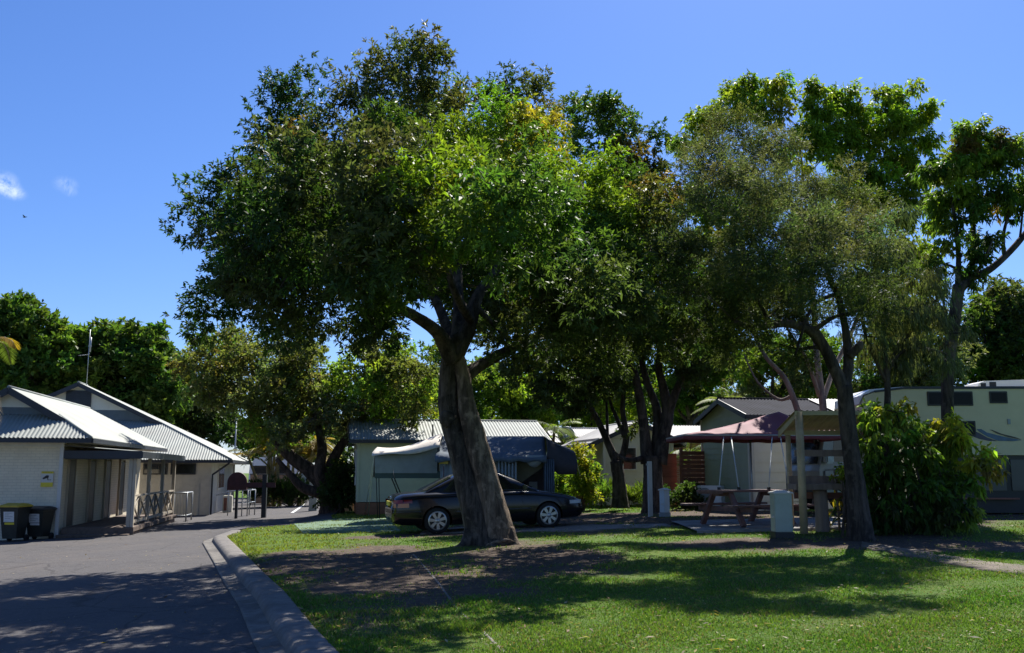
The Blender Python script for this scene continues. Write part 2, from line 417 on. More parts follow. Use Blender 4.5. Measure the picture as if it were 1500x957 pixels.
class MB:
    """collects shapes; build() links them as one mesh object"""

    def __init__(self):
        self.v = []; self.f = []; self.m = []; self.s = []; self.cur = 0

    def add(self, vs, fs, smooth=False):
        n = len(self.v)
        self.v += [tuple(p) for p in vs]
        for f in fs:
            self.f.append([i + n for i in f]); self.m.append(self.cur); self.s.append(smooth)
        return self

    def box(self, x0, x1, y0, y1, z0, z1, rz=0.0, at=None, bev=0.0):
        if bev > 0:
            bm = bmesh.new()
            bmesh.ops.create_cube(bm, size=1)
            for w in bm.verts:
                w.co = ((x0 + x1) / 2 + w.co.x * (x1 - x0), (y0 + y1) / 2 + w.co.y * (y1 - y0), (z0 + z1) / 2 + w.co.z * (z1 - z0))
            bmesh.ops.bevel(bm, geom=bm.edges[:], offset=bev, segments=2, affect="EDGES")
            bm.verts.index_update()
            vs = [w.co.copy() for w in bm.verts]; fs = [[q.index for q in f.verts] for f in bm.faces]
            bm.free()
        else:
            vs = [Vector(p) for p in ((x0, y0, z0), (x1, y0, z0), (x1, y1, z0), (x0, y1, z0), (x0, y0, z1), (x1, y0, z1), (x1, y1, z1), (x0, y1, z1))]
            fs = [(0, 3, 2, 1), (4, 5, 6, 7), (0, 1, 5, 4), (1, 2, 6, 5), (2, 3, 7, 6), (3, 0, 4, 7)]
        if rz or at:
            mt = Matrix.Translation(at or (0, 0, 0)) @ Matrix.Rotation(rz, 4, "Z")
            vs = [mt @ p for p in vs]
        return self.add(vs, fs)

    def beam(self, a, b, w, h=None, up=(0, 0, 1)):
        """square bar from a to b"""
        a = Vector(a); b = Vector(b); h = h or w
        d = (b - a).normalized(); u = Vector(up)
        if abs(d.dot(u)) > 0.98: u = Vector((0, 1, 0))
        s = d.cross(u).normalized(); t = s.cross(d)
        vs = []
        for p in (a, b):
            for i, j in ((-1, -1), (1, -1), (1, 1), (-1, 1)):
                vs.append(p + s * (i * w / 2) + t * (j * h / 2))
        return self.add(vs, [(3, 2, 1, 0), (4, 5, 6, 7), (0, 1, 5, 4), (1, 2, 6, 5), (2, 3, 7, 6), (3, 0, 4, 7)])

    def tube(self, pts, rad, n=8, jit=0.0, caps=True, sub=1, lump=0.0):
        pts = [Vector(p) for p in pts]
        rad = list(rad) if hasattr(rad, "__len__") else [rad] * len(pts)
        if sub > 1 and len(pts) > 1:
            q = []; rr = []
            m = len(pts)
            for i in range(m - 1):
                p0 = pts[max(i - 1, 0)]; p1 = pts[i]; p2 = pts[i + 1]; p3 = pts[min(i + 2, m - 1)]
                for k in range(sub):
                    t = k / sub
                    q.append(0.5 * ((2 * p1) + (p2 - p0) * t + (2 * p0 - 5 * p1 + 4 * p2 - p3) * t * t + (3 * p1 - p0 - 3 * p2 + p3) * t ** 3))
                    rr.append(rad[i] * (1 - t) + rad[i + 1] * t)
            q.append(pts[-1]); rr.append(rad[-1]); pts, rad = q, rr
        ref = None; vs = []
        for i, p in enumerate(pts):
            d = (pts[min(i + 1, len(pts) - 1)] - pts[max(i - 1, 0)])
            d = d.normalized() if d.length > 1e-9 else Vector((0, 0, 1))
            if ref is None:
                ref = Vector((1, 0, 0)) if abs(d.x) < 0.8 else Vector((0, 1, 0))
            s = (ref - d * ref.dot(d)).normalized(); ref = s; t = d.cross(s)
            for k in range(n):
                a = 2 * math.pi * k / n
                r = rad[i] * (1 + (random.uniform(-jit, jit) if jit else 0))
                if lump:
                    zz = p.z + p.x
                    r *= 1 + lump * (0.5 * math.sin(3 * a + zz * 1.3) + 0.35 * math.sin(5 * a - zz * 2.3 + 1) + 0.3 * math.sin(2 * a + zz * 5) + 0.3 * math.sin(9 * a + zz * 0.9))
                vs.append(p + s * (math.cos(a) * r) + t * (math.sin(a) * r))
        fs = []
        for i in range(len(pts) - 1):
            for k in range(n):
                fs.append((i * n + k, i * n + (k + 1) % n, (i + 1) * n + (k + 1) % n, (i + 1) * n + k))
        if caps:
            fs.append(tuple(range(n - 1, -1, -1)))
            fs.append(tuple(range((len(pts) - 1) * n, len(pts) * n)))
        return self.add(vs, fs, True)

    def poly(self, pts):
        return self.add(pts, [tuple(range(len(pts)))])

    def prism(self, pts, d):
        """closed outline pts pushed along the vector d"""
        n = len(pts); d = Vector(d)
        vs = [Vector(p) for p in pts] + [Vector(p) + d for p in pts]
        fs = [tuple(range(n)), tuple(range(2 * n - 1, n - 1, -1))]
        fs += [(i, i + n, (i + 1) % n + n, (i + 1) % n) for i in range(n)]
        return self.add(vs, fs)

    def grid(self, rows, smooth=True, closed=False):
        n = len(rows[0]); vs = [p for r in rows for p in r]; fs = []
        for i in range(len(rows) - 1):
            for k in range(n if closed else n - 1):
                fs.append((i * n + k, i * n + (k + 1) % n, (i + 1) * n + (k + 1) % n, (i + 1) * n + k))
        return self.add(vs, fs, smooth)

    def lathe(self, prof, c, axis="Z", n=20, smooth=True):
        rows = []
        for r, h in prof:
            row = []
            for k in range(n):
                a = 2 * math.pi * k / n
                x, y = r * math.cos(a), r * math.sin(a)
                p = (x, y, h) if axis == "Z" else ((x, h, y) if axis == "Y" else (h, x, y))
                row.append((p[0] + c[0], p[1] + c[1], p[2] + c[2]))
            rows.append(row)
        return self.grid(rows, smooth, True)

    def build(self, name, mats, parent=None, world=False, solid=0.0, fix=True):
        me = bpy.data.meshes.new(name)
        off = Vector(parent.location) if (world and parent) else Vector((0, 0, 0))
        me.from_pydata([tuple(Vector(p) - off) for p in self.v], [], self.f)
        if not isinstance(mats, (list, tuple)): mats = [mats]
        for q in mats: me.materials.append(M[q])
        me.polygons.foreach_set("material_index", self.m)
        me.polygons.foreach_set("use_smooth", self.s)
        if fix:
            bm = bmesh.new(); bm.from_mesh(me)
            bmesh.ops.recalc_face_normals(bm, faces=bm.faces[:])
            bm.to_mesh(me); bm.free()
        me.update()
        o = bpy.data.objects.new(name, me)
        COL.objects.link(o)
        if parent: o.parent = parent
        if solid:
            sm = o.modifiers.new("thickness", "SOLIDIFY"); sm.thickness = solid; sm.offset = 0
        return o


def copy_tree(o, parent=None):
    c = o.copy(); COL.objects.link(c)
    if parent: c.parent = parent
    for ch in list(o.children): copy_tree(ch, c)
    return c


def lapboard(b, a, c, z0, z1, out, step=0.17, lap=0.018):
    """lapped weatherboards from plan point a to c, outward plan direction out"""
    ax, ay = a; cx, cy = c; ox, oy = out
    rows = []
    z = z0
    while z < z1 - 1e-4:
        zt = min(z + step, z1)
        for zz, o in ((z, lap), (zt, 0.0)):
            rows.append([(ax + ox * o, ay + oy * o, zz), (cx + ox * o, cy + oy * o, zz)])
        z = zt
    b.grid(rows, False)


def corr(b, o, ud, vd, u0, u1, up, lo=None, pitch=0.12, amp=0.019):
    """corrugated sheet: ud along the eave, vd up the slope, up(u) the upper limit"""
    o = Vector(o); ud = Vector(ud).normalized(); vd = Vector(vd).normalized(); nn = ud.cross(vd).normalized()
    if nn.z < 0: nn = -nn
    n = max(4, int((u1 - u0) / (pitch / 4)))
    rows = []
    for i in range(n + 1):
        u = u0 + (u1 - u0) * i / n
        h = amp * math.sin(2 * math.pi * u / pitch)
        l = lo(u) if lo else 0.0
        t = max(up(u), l + 0.001)
        rows.append([o + ud * u + vd * l + nn * h, o + ud * u + vd * t + nn * h])
    b.grid(rows, True)


# numpy mesh for leaves and grass ------------------------------------------------
def quads_mesh(name, V, Cc, mat_name, parent=None):
    """V (n,4,3) quads in world space, Cc (n,3) colours"""
    n = len(V)
    off = np.array(parent.location if parent else (0, 0, 0))
    me = bpy.data.meshes.new(name)
    me.vertices.add(4 * n); me.loops.add(4 * n); me.polygons.add(n)
    me.vertices.foreach_set("co", (V - off).astype(np.float32).ravel())
    me.loops.foreach_set("vertex_index", np.arange(4 * n, dtype=np.int32))
    me.polygons.foreach_set("loop_start", np.arange(0, 4 * n, 4, dtype=np.int32))
    me.polygons.foreach_set("loop_total", np.full(n, 4, dtype=np.int32))
    me.update(calc_edges=True)
    at = me.attributes.new("col", "FLOAT_COLOR", "POINT")
    cc = np.ones((n, 4, 4), np.float32); cc[:, :, :3] = Cc[:, None, :]
    at.data.foreach_set("color", cc.ravel())
    me.materials.append(M[mat_name])
    o = bpy.data.objects.new(name, me); COL.objects.link(o)
    if parent: o.parent = parent
    return o


def unit(a):
    return a / np.maximum(np.linalg.norm(a, axis=-1, keepdims=True), 1e-9)


def leaf_quads(pos, dr, L, W, r, curl=0.15, upb=0.5):
    n = len(pos)
    ref = unit(r.normal(size=(n, 3)) + np.array([0, 0, upb]))
    side = unit(np.cross(dr, ref)); nrm = np.cross(side, dr)
    L = L * r.uniform(0.5, 1.3, (n, 1)); W = W * r.uniform(0.6, 1.3, (n, 1))
    V = np.empty((n, 4, 3))
    V[:, 0] = pos
    mid = pos + dr * L * 0.48 + nrm * (0.12 * L * curl)
    V[:, 1] = mid + side * W * 0.5 + nrm * W * 0.15
    V[:, 2] = pos + dr * L - np.array([0, 0, 1.0]) * L * curl
    V[:, 3] = mid - side * W * 0.5 + nrm * W * 0.15
    return V


def crown_leaves(blobs, total, leaf, k=9, spread=0.8, droop=0.0, lift=0.35, sprig=0.18, sub=0.30, seed=1, bright=(0.65, 1.35), flat=0.8, gap=0.0):
    """blobs: (centre, radius, colour). clumps inside blobs, sprigs inside clumps, leaves on sprigs"""
    r = np.random.default_rng(seed)
    cs = []; rs = []; col = []; outd = []
    for c, rad, cl in blobs:
        c = np.array(c); sr = sub * rad + 0.18
        m = max(5, int((rad / sr) ** 2 * 4.2))
        d = unit(r.normal(size=(m, 3)))
        pos = c + d * (rad * r.uniform(0.35, 1.0, (m, 1)) ** 0.8) * np.array([1, 1, 0.88])
        keep = r.uniform(size=m) > gap
        pos = pos[keep]; d = d[keep]; m = len(pos)
        cs.append(pos); rs.append(sr * r.uniform(0.6, 1.25, m)); outd.append(d)
        tint = np.array(cl) * r.uniform(0.75, 1.25, (m, 1)) * (1 + 0.12 * r.normal(size=(m, 3)) * np.array([1, 0.4, 0.6]))
        col.append(tint)
    cs = np.concatenate(cs); rs = np.concatenate(rs); col = np.concatenate(col); outd = np.concatenate(outd)
    wgt = rs ** 2; wgt /= wgt.sum()
    ns = total // k
    idx = r.choice(len(cs), ns, p=wgt)
    d = unit(r.normal(size=(ns, 3)))
    sp = cs[idx] + d * (rs[idx] * r.uniform(0, 1, ns) ** 0.45)[:, None] * np.array([1, 1, flat])
    axis = unit(0.7 * d + 0.5 * outd[idx] + np.array([0, 0, lift]) + 0.35 * r.normal(size=(ns, 3)))
    sc = col[idx] * r.uniform(0.85, 1.18, (ns, 1))
    pos = np.repeat(sp, k, 0); ax = np.repeat(axis, k, 0); cc = np.repeat(sc, k, 0)
    n = len(pos)
    pos = pos + ax * r.uniform(-0.5, 0.5, (n, 1)) * sprig
    dr = unit(ax * (1 - spread * 0.5) + unit(r.normal(size=(n, 3))) * spread + np.array([0, 0, -droop]))
    V = leaf_quads(pos, dr, leaf[0], leaf[1], r, 0.12 + 0.3 * droop)
    cc = np.clip(cc * r.uniform(bright[0], bright[1], (n, 1)), 0.004, 0.6)
    return V, cc, cs


def px_blobs(lst, Y, cols, default=0):
    """(u, v, radius in photo pixels, depth offset, colour key) -> world blobs"""
    out = []
    for e in lst:
        u, v, rp, dy = e[:4]
        c = cols[e[4]] if len(e) > 4 else cols[default]
        y = Y + dy
        out.append((tuple(P(u, v, y)), rp * y / 1416.0, c))
    return out


def tree(name, label, base, limbs, blobs, total, leaf, bark, leafm, group=None, twig=0.05, seed=1, extra=None, sides=9, twigs=True, lump=0.05, **kw):
    """limbs: list of [(point, radius), ...]"""
    t = thing(name, label, kw.pop("cat", "tree"), base, 0, group)
    b = MB()
    nodes = []
    rr = random.Random(seed)
    for lb in limbs:
        mi = 0
        pts = [q[0] for q in lb]; rad = [q[1] for q in lb]
        b.cur = lb[0][2] if len(lb[0]) > 2 else 0
        b.tube(pts, rad, sides, 0.035, sub=5, lump=lump)
        for i in range(len(pts) - 1):
            for s in (0, 0.33, 0.66, 1):
                nodes.append((Vector(pts[i]).lerp(Vector(pts[i + 1]), s), rad[i] * (1 - s) + rad[i + 1] * s))
    b.cur = 0
    low = min(n[0].z for n in nodes); hi = max(n[0].z for n in nodes)
    V, cc, cs = crown_leaves(blobs, total, leaf, seed=seed, **kw)
    if twigs:
        cand = [n for n in nodes if n[0].z > low + 0.45 * (hi - low)] or nodes
        tw = []
        for c, rad, _ in sorted(blobs, key=lambda q: min((Vector(q[0]) - n[0]).length for n in cand)):
            c = Vector(c)
            n0 = min(cand + tw, key=lambda n: (n[0] - c).length + (0.8 if n[0].z > c.z else 0))
            L = (n0[0] - c).length
            if L < 0.3: continue
            mid = n0[0].lerp(c, 0.5) + Vector((rr.uniform(-.12, .12), rr.uniform(-.12, .12), rr.uniform(-.05, .12))) * L
            r0 = min(n0[1] * 0.7, twig + 0.018 * L)
            b.tube([n0[0], mid, c], [r0, r0 * 0.7, r0 * 0.35], 6, 0.06, sub=3)
            tw += [(mid, r0 * 0.7), (c, r0 * 0.4)]
        al = cand + tw
        pn = np.array([n[0] for n in al])
        for c in cs[rr.sample(range(len(cs)), min(len(cs), 130))]:
            i = int(np.argmin(((pn - c) ** 2).sum(1)))
            a = al[i][0]; c = Vector(c)
            if (a - c).length > 3.5: continue
            m = a.lerp(c, 0.55) + Vector((rr.uniform(-.1, .1), rr.uniform(-.1, .1), rr.uniform(0, .12))) * (a - c).length
            b.tube([a, m, c], [min(al[i][1], 0.03) * 0.8, 0.013, 0.006], 5, 0, sub=2)
    mats = [bark] + ([extra] if extra else [])
    b.build("trunk", mats, t, world=True, fix=False)
    quads_mesh("crown", V, cc, leafm, t)
    return t
# ================================================================== SETTING
gx = np.concatenate([[-700, -300, -120, -60, -40, -30], np.arange(-24, 24.01, 0.3), [30, 40, 60, 120, 300, 700]])
gy = np.concatenate([[-300, -60, -20, -8, 0], np.arange(4, 46.01, 0.3), [50, 56, 64, 80, 120, 250, 500, 900]])
XX, YY = np.meshgrid(gx, gy)
ZZ = Hs(XX, YY)
dist = XK(YY) - XX
ZZ = ZZ - 0.16 * sst(0.02, 0.5, dist)
ZZ = np.where((dist < 0) & (dist > -0.32) & (YY < 27.6), ZZ - 0.03, ZZ)
nx, ny = len(gx), len(gy)
me = bpy.data.meshes.new("ground")
vs = np.stack([XX, YY, ZZ], -1).reshape(-1, 3)
idx = np.arange(nx * ny).reshape(ny, nx)
fs = np.stack([idx[:-1, :-1], idx[:-1, 1:], idx[1:, 1:], idx[1:, :-1]], -1).reshape(-1, 4)
me.from_pydata(vs.tolist(), [], fs.tolist())
me.polygons.foreach_set("use_smooth", [True] * len(fs))
at = me.attributes.new("soil", "FLOAT", "POINT")
at.data.foreach_set("value", soil(XX, YY).astype(np.float32).ravel())
me.materials.append(M["ground"])
ground = bpy.data.objects.new("ground", me); COL.objects.link(ground)
tag(ground, "green lawn with bare earth under the trees", "ground", kind="structure")

# road: rows of points from far left up to the gutter
rows = []
for y in np.concatenate([np.arange(-10, 27.5, 0.5), np.arange(27.5, 33, 0.25), np.arange(33, 76, 1.0)]):
    k = 1 - float(sst(27.0, 28.5, y))
    xe = float(XK(y)) - 0.52 * k + 0.02
    row = []
    for t in np.linspace(0, 1, 40):
        x = xe - 34 * (1 - t) ** 2.2
        row.append((x, y, float(Hs(x, y)) + 0.012))
    rows.append(row)
b = MB(); b.grid(rows)
tag(b.build("road", "asphalt"), "dark asphalt road in front of the white block", "road", kind="structure")

# kerb and gutter along the lawn
ys = np.concatenate([np.arange(-10, 27.3, 0.45), [27.4]])
kr, gr = [], []
for i, y in enumerate(ys):
    x = float(XK(y)); dx = float(XK(y + 0.2) - XK(y - 0.2)) / 0.4
    nv = Vector((-1, dx, 0)).normalized()
    zt = float(Lawn(x, y)) + 0.012
    c = Vector((x, y, 0))
    kr.append([c + nv * o + Vector((0, 0, zt + dz)) for o, dz in ((-0.02, -0.2), (-0.02, 0.0), (0.02, 0.008), (0.22, 0.004), (0.28, -0.010), (0.315, -0.05), (0.335, -0.105), (0.335, -0.25))])
    gr.append([c + nv * o + Vector((0, 0, zt + dz)) for o, dz in ((0.33, -0.108), (0.42, -0.128), (0.52, -0.133), (0.56, -0.132), (0.56, -0.25))])
b = MB(); b.grid(kr); b.add(kr[-1], [tuple(range(8))])
kerb = b.build("kerb", "concrete"); tag(kerb, "pale concrete kerb along the lawn edge", "kerb", kind="structure")
# joints of the kerb blocks
b = MB()
for i in range(0, 60):
    y = 4 + i * 0.62 + random.uniform(-.05, .05)
    if y > 27.2: break
    x = float(XK(y)); dx = float(XK(y + 0.2) - XK(y - 0.2)) / 0.4
    nv = Vector((-1, dx, 0)).normalized(); zt = float(Lawn(x, y)) + 0.012; tv = Vector((-nv.y, nv.x, 0)) * random.uniform(.008, .016)
    pr = [(0.0, 0.0085), (0.22, 0.0065), (0.282, -0.0075), (0.318, -0.0475), (0.338, -0.10)]
    A = [Vector((x, y, zt + dz)) + nv * o - tv for o, dz in pr]; B_ = [Vector((x, y, zt + dz)) + nv * o + tv for o, dz in pr]
    b.grid([A, B_])
jt = b.build("kerb_joints", "door_dark", kerb); tag(jt, kind="stuff")
b = MB(); b.grid(gr)
tag(b.build("gutter", "gutter_conc"), "shallow concrete gutter between kerb and road", "gutter", kind="structure")


def drape(pts_l, pts_r, add=0.012, n=40, m=6, skirt=0.12):
    """a strip between two plan polylines laid on the lawn"""
    def rs(p, k):
        p = [Vector(q) for q in p]
        L = [0]
        for i in range(len(p) - 1): L.append(L[-1] + (p[i + 1] - p[i]).length)
        out = []
        for i in range(k + 1):
            s = L[-1] * i / k
            j = max(q for q in range(len(L) - 1) if L[q] <= s + 1e-9)
            t = (s - L[j]) / max(L[j + 1] - L[j], 1e-9)
            out.append(p[j].lerp(p[j + 1], t))
        return out
    A, B = rs(pts_l, n), rs(pts_r, n)
    rows = []
    for a, c in zip(A, B):
        row = []
        for i in range(m + 1):
            q = a.lerp(c, i / m)
            row.append((q.x, q.y, H(q.x, q.y) + add))
        row = [(row[0][0], row[0][1], row[0][2] - skirt)] + row + [(row[-1][0], row[-1][1], row[-1][2] - skirt)]
        rows.append(row)
    b = MB(); b.grid(rows)
    return b


def g2(u, v):
    p = G(u, v); return (p.x, p.y, 0)


def jag(pts, amp, k=8, seed=1):
    rr = random.Random(seed); out = []
    for i in range(len(pts) - 1):
        a, c = Vector(pts[i]), Vector(pts[i + 1])
        for j in range(k):
            q = a.lerp(c, j / k); out.append((q.x + rr.uniform(-amp, amp) * .5, q.y + rr.uniform(-amp, amp), 0))
    out.append(pts[-1]); return out


b = drape(jag([g2(610, 783), g2(700, 780), g2(850, 779), g2(985, 772)], 0.16, 8, 2), jag([g2(625, 776), g2(700, 772), g2(850, 770), g2(975, 768)], 0.16, 8, 3), 0.014, 60)
tag(b.build("driveway", "drive"), "worn pale driveway strip behind the big tree", "driveway", kind="structure")
# lawn edging strips
b = drape([g2(604, 812), g2(641, 855), g2(668, 893), g2(700, 921), g2(736, 957)], [g2(606.5, 812), g2(644.5, 855), g2(672, 893), g2(705, 921), g2(742, 957)], 0.004, 40, 2)
tag(b.build("lawn_edging", "concrete"), "narrow concrete strip edging the lawn left of the big tree", "edging", kind="structure")
b = drape(jag([g2(1262, 803), g2(1340, 818), g2(1420, 833), g2(1560, 850)], 0.16, 10, 5), jag([g2(1262, 795), g2(1340, 806), g2(1420, 820), g2(1560, 836)], 0.16, 10, 6), 0.012, 50, 3)
tag(b.build("path", "dust"), "dusty narrow path across the right of the lawn", "path", kind="structure")
# slab under the picnic table
b = drape([(4.0, 21.1, 0), (8.2, 21.1, 0)], [(4.0, 24.6, 0), (8.2, 24.6, 0)], 0.05, 16, 10)
tag(b.build("picnic_slab", "slab"), "worn concrete slab under the picnic table", "slab", kind="structure")
# painted line on the sunlit cross road
b = MB(); p0, p1 = G(428, 752), G(448, 738)
rows = []
for i in range(9):
    q = p0.lerp(p1, i / 8)
    rows.append([(q.x - 0.07, q.y, H(q.x - .07, q.y) + 0.02), (q.x + 0.07, q.y, H(q.x + .07, q.y) + 0.02)])
b.grid(rows)
tag(b.build("road_marking", "path_paint"), "white line painted on the sunlit road by the palm clump", "road marking", kind="structure")

PH = R(11)
BV = Vector((math.cos(PH), math.sin(PH), 0)); AV = Vector((-math.sin(PH), math.cos(PH), 0))


# ================================================================== BUILDINGS (left)
def dutch_roof(root, cx, w, y0, y1, ez, pitch, g, mname, vent=True):
    tp = math.tan(pitch); cp = math.cos(pitch); up = Vector((0, 0, math.sin(pitch)))
    b = MB()
    # front and rear hips
    corr(b, (cx - w, y0, ez), (1, 0, 0), Vector((0, cp, 0)) + up, 0, 2 * w, lambda u: min(u, 2 * w - u, g) / cp)
    corr(b, (cx + w, y1, ez), (-1, 0, 0), Vector((0, -cp, 0)) + up, 0, 2 * w, lambda u: min(u, 2 * w - u) / cp)
    L = y1 - y0; e = 0.3

    def uf(u):
        if u < g - e: return u / cp
        return min(w, L - u) / cp
    corr(b, (cx + w, y0, ez + .004), (0, 1, 0), Vector((-cp, 0, 0)) + up, 0, L, uf)
    corr(b, (cx - w, y0, ez + .004), (0, 1, 0), Vector((cp, 0, 0)) + up, 0, L, uf)
    roof = b.build("roof", mname, root, fix=False)
    rz = ez + w * tp
    b = MB()  # ridge and hip caps
    b.tube([(cx, y0 + g - e, rz + .01), (cx, y1 - w, rz + .01)], 0.06, 8)
    for s in (-1, 1):
        c_ = MB(); c_.tube([(cx + s * w, y0, ez + .01), (cx + s * (w - g), y0 + g, ez + g * tp + .01)], 0.045, 6); c_.build("hip_cap", mname, roof)
    b.build("ridge_cap", mname, roof)
    b = MB()  # barge boards of the gablet
    for s in (-1, 1):
        b.beam((cx, y0 + g - e - .02, rz - .09), (cx + s * (w - g + e * .9), y0 + g - e - .02, rz - .09 - (w - g + e * .9) * tp), 0.04, 0.2)
    b.build("barge_board", "trim_dark", roof)
    b = MB()  # gablet wall
    hz = ez + g * tp; ww = w - g
    yy = y0 + g
    band = 0.28 * (rz - hz)
    b.cur = 0; b.poly([(cx - ww, yy, hz), (cx + ww, yy, hz), (cx + ww - band / tp, yy, hz + band), (cx - ww + band / tp, yy, hz + band)])
    b.cur = 1; b.poly([(cx - ww + band / tp, yy, hz + band), (cx + ww - band / tp, yy, hz + band), (cx, yy, rz)])
    b.build("gable_wall", ["gable_blue", "cream"], roof)
    if vent:
        b = MB(); vw = .58; vz0 = hz + band + .02; vz1 = vz0 + .92
        b.box(cx - vw, cx + vw, yy - .06, yy - .004, vz0, vz1)
        for i in range(8):
            z = vz0 + (vz1 - vz0) * (i + .5) / 8
            b.beam((cx - vw, yy - .07, z), (cx + vw, yy - .07, z), 0.02, 0.09)
        b.build("louvre_vent", "trim_dark", roof)
    b = MB()  # gutter and fascia all round, soffit
    for (a, c) in (((cx - w, y0), (cx + w, y0)), ((cx + w, y0), (cx + w, y1)), ((cx - w, y1), (cx - w, y0))):
        b.beam((a[0], a[1], ez - .08), (c[0], c[1], ez - .08), 0.11, 0.13)
    b.build("fascia_gutter", "trim_dark", roof)
    b = MB(); b.box(cx - w + .06, cx + w - .06, y0 + .06, y1 - .06, ez - .14, ez - .12)
    b.build("soffit", "cream", roof)
    return roof


# ---- front amenities block
B1 = thing("amenities_block", "white brick block with verandah, dark doors and pale corrugated roof beside the wheelie bins", "building", (-13.7, 29.3, -0.47), PH)
b = MB(); b.box(-3.7, 0, 0, 13, -0.2, 2.95)
b.build("wall", "white_brick", B1)
b = MB()
b.box(-.02, .085, -.085, .02, -.2, 2.95); b.box(-3.72, -3.6, -.03, 0.0, 2.62, 2.95); b.box(-3.6, -.02, -.03, -.003, 2.80, 2.95)
b.build("corner_trim", "white_paint", B1)
dutch_roof(B1, -1.77, 2.72, -0.5, 13.6, 3.05, R(30), 1.3, "roof_pale", False)
for i, y in enumerate((0.85, 3.6, 6.05, 8.6)):
    d = MB(); d.box(.004, .05, y, y + .78, .36, 2.42); d.build("door", "door_dark", B1)
for y in (0.85, 3.6, 6.05, 8.6):
    b = MB(); b.box(.003, .07, y - .06, y - .005, .36, 2.48); b.box(.003, .07, y + .785, y + .84, .36, 2.48); b.box(.003, .075, y - .06, y + .84, 2.475, 2.53)
    b.build("door_frame", "post_cream", B1)
for y in (2.0, 4.9):   # faint door pictograms painted on the wall
    d = MB(); c = (0.006, y, 1.75)
    d.lathe([(0.001, 0), (.055, .0), (.055, .008), (.001, .008)], (0.004, y, 2.02), "X", 14, False)
    d.prism([(.004, y - .05, 1.94), (.004, y + .05, 1.94), (.004, y + .14, 1.66), (.004, y + .05, 1.66), (.004, y + .045, 1.45), (.004, y - .045, 1.45), (.004, y - .05, 1.66), (.004, y - .14, 1.66)], (.008, 0, 0))
    d.build("pictogram", "cream", B1)
b = MB(); b.box(.15, 2.2, 0.02, 8.9, .24, .35)
for k in range(16): b.box(.16, 2.19, .03 + k * .555, .03 + k * .555 + .54, .352, .372)
b.box(.15, 2.2, -.0, .02, .02, .352)
b.build("deck", "deck", B1)
b = MB(); b.box(.1, 2.12, -.42, -.01, .13, .185); b.box(.1, 2.12, -.40, -.37, -.1, .13); b.box(2.09, 2.12, -.4, -.01, -.1, .13)
b.build("step", "deck", B1)
b = MB(); b.box(.6, 2.15, 0.05, 8.7, -.1, .2); b.build("deck_skirt", "timber_grey", B1)
for y in (.12, 3.3, 6.1, 8.8):
    b = MB()
    b.box(1.96, 2.07, y - .06, y + .06, -.06, 2.48)
    if y < 1: b.box(2.08, 2.17, y - .05, y + .05, -.08, 2.48); b.box(1.92, 2.21, y - .09, y + .09, -.08, .08)
    b.build("verandah_post", "post_cream", B1)
b = MB(); corr(b, (2.3, -.02, 2.66), (0, 1, 0), Vector((-2.3, 0, .18)), 0, 9.1, lambda u: 2.25)
b.box(.1, 2.28, .02, 9.0, 2.60, 2.62)
vr = b.build("verandah_roof", "roof_pale", B1, fix=False)
b = MB(); b.beam((.1, -.05, 2.56), (2.34, -.05, 2.56), .05, .24); b.beam((2.34, -.07, 2.56), (2.34, 9.1, 2.56), .06, .2)
b.beam((.1, .12, 2.5), (2.02, .12, 2.5), .07, .16); b.build("fascia", "trim_dark", vr)
for (ya, yb) in ((.2, 3.22), (3.38, 6.02), (6.18, 8.72)):
    b = MB(); x = 2.02
    b.beam((x, ya, 1.3), (x, yb, 1.3), .07, .06); b.beam((x, ya, .5), (x, yb, .5), .06, .09)
    mid = (ya + yb) / 2
    for (p, q) in ((ya, mid), (mid, yb)):
        b.beam((x - .012, p, .54), (x - .012, q, 1.27), .05, .055); b.beam((x + .012, q, .54), (x + .012, p, 1.27), .05, .055)
        b.box(x - .03, x + .03, mid - .03, mid + .03, .35, 1.3)
    b.build("cross_railing", "post_cream", B1)

# ---- rear block
B2 = thing("gabled_block", "grey white block with tall louvred gable behind the verandah block", "building", (-14.0, 45.0, -0.47), PH)
b = MB(); b.box(-13, 0, 0, 11.5, -.2, 2.55); b.build("wall", "grey_wall", B2)
dutch_roof(B2, -6.8, 7.75, -0.6, 12.6, 2.58, R(26), 4.0, "roof_pale")
for x0, x1 in ((-1.75, -.75), (-2.95, -2.0)):
    b = MB(); b.box(x0 - .06, x1 + .06, -.05, -.003, 1.9, 2.42); w = b.build("window", "trim_dark", B2)
    b = MB(); b.box(x0, x1, -.065, -.05, 1.96, 2.36); b.build("pane", "glass", w)
b = MB(); b.box(.003, .06, 2.8, 5.4, 1.15, 2.3); w = b.build("window", "white_paint", B2)
b = MB(); b.box(.06, .075, 2.9, 4.0, 1.24, 2.22); b.box(.06, .075, 4.2, 5.3, 1.24, 2.22); b.build("pane", "glass", w)
b = MB(); b.tube([(.85, -.35, 2.5), (.8, -.2, 2.42), (.08, -.08, 1.9), (.07, -.07, 1.7), (.07, -.07, -.1)], .045, 8); b.build("downpipe", "trim_dark", B2)
for x in (-2.3, -.6):
    b = MB(); b.box(x, x + .09, -.05, -.004, .0, 1.5); b.build("wall_conduit", "grey_wall", B2)

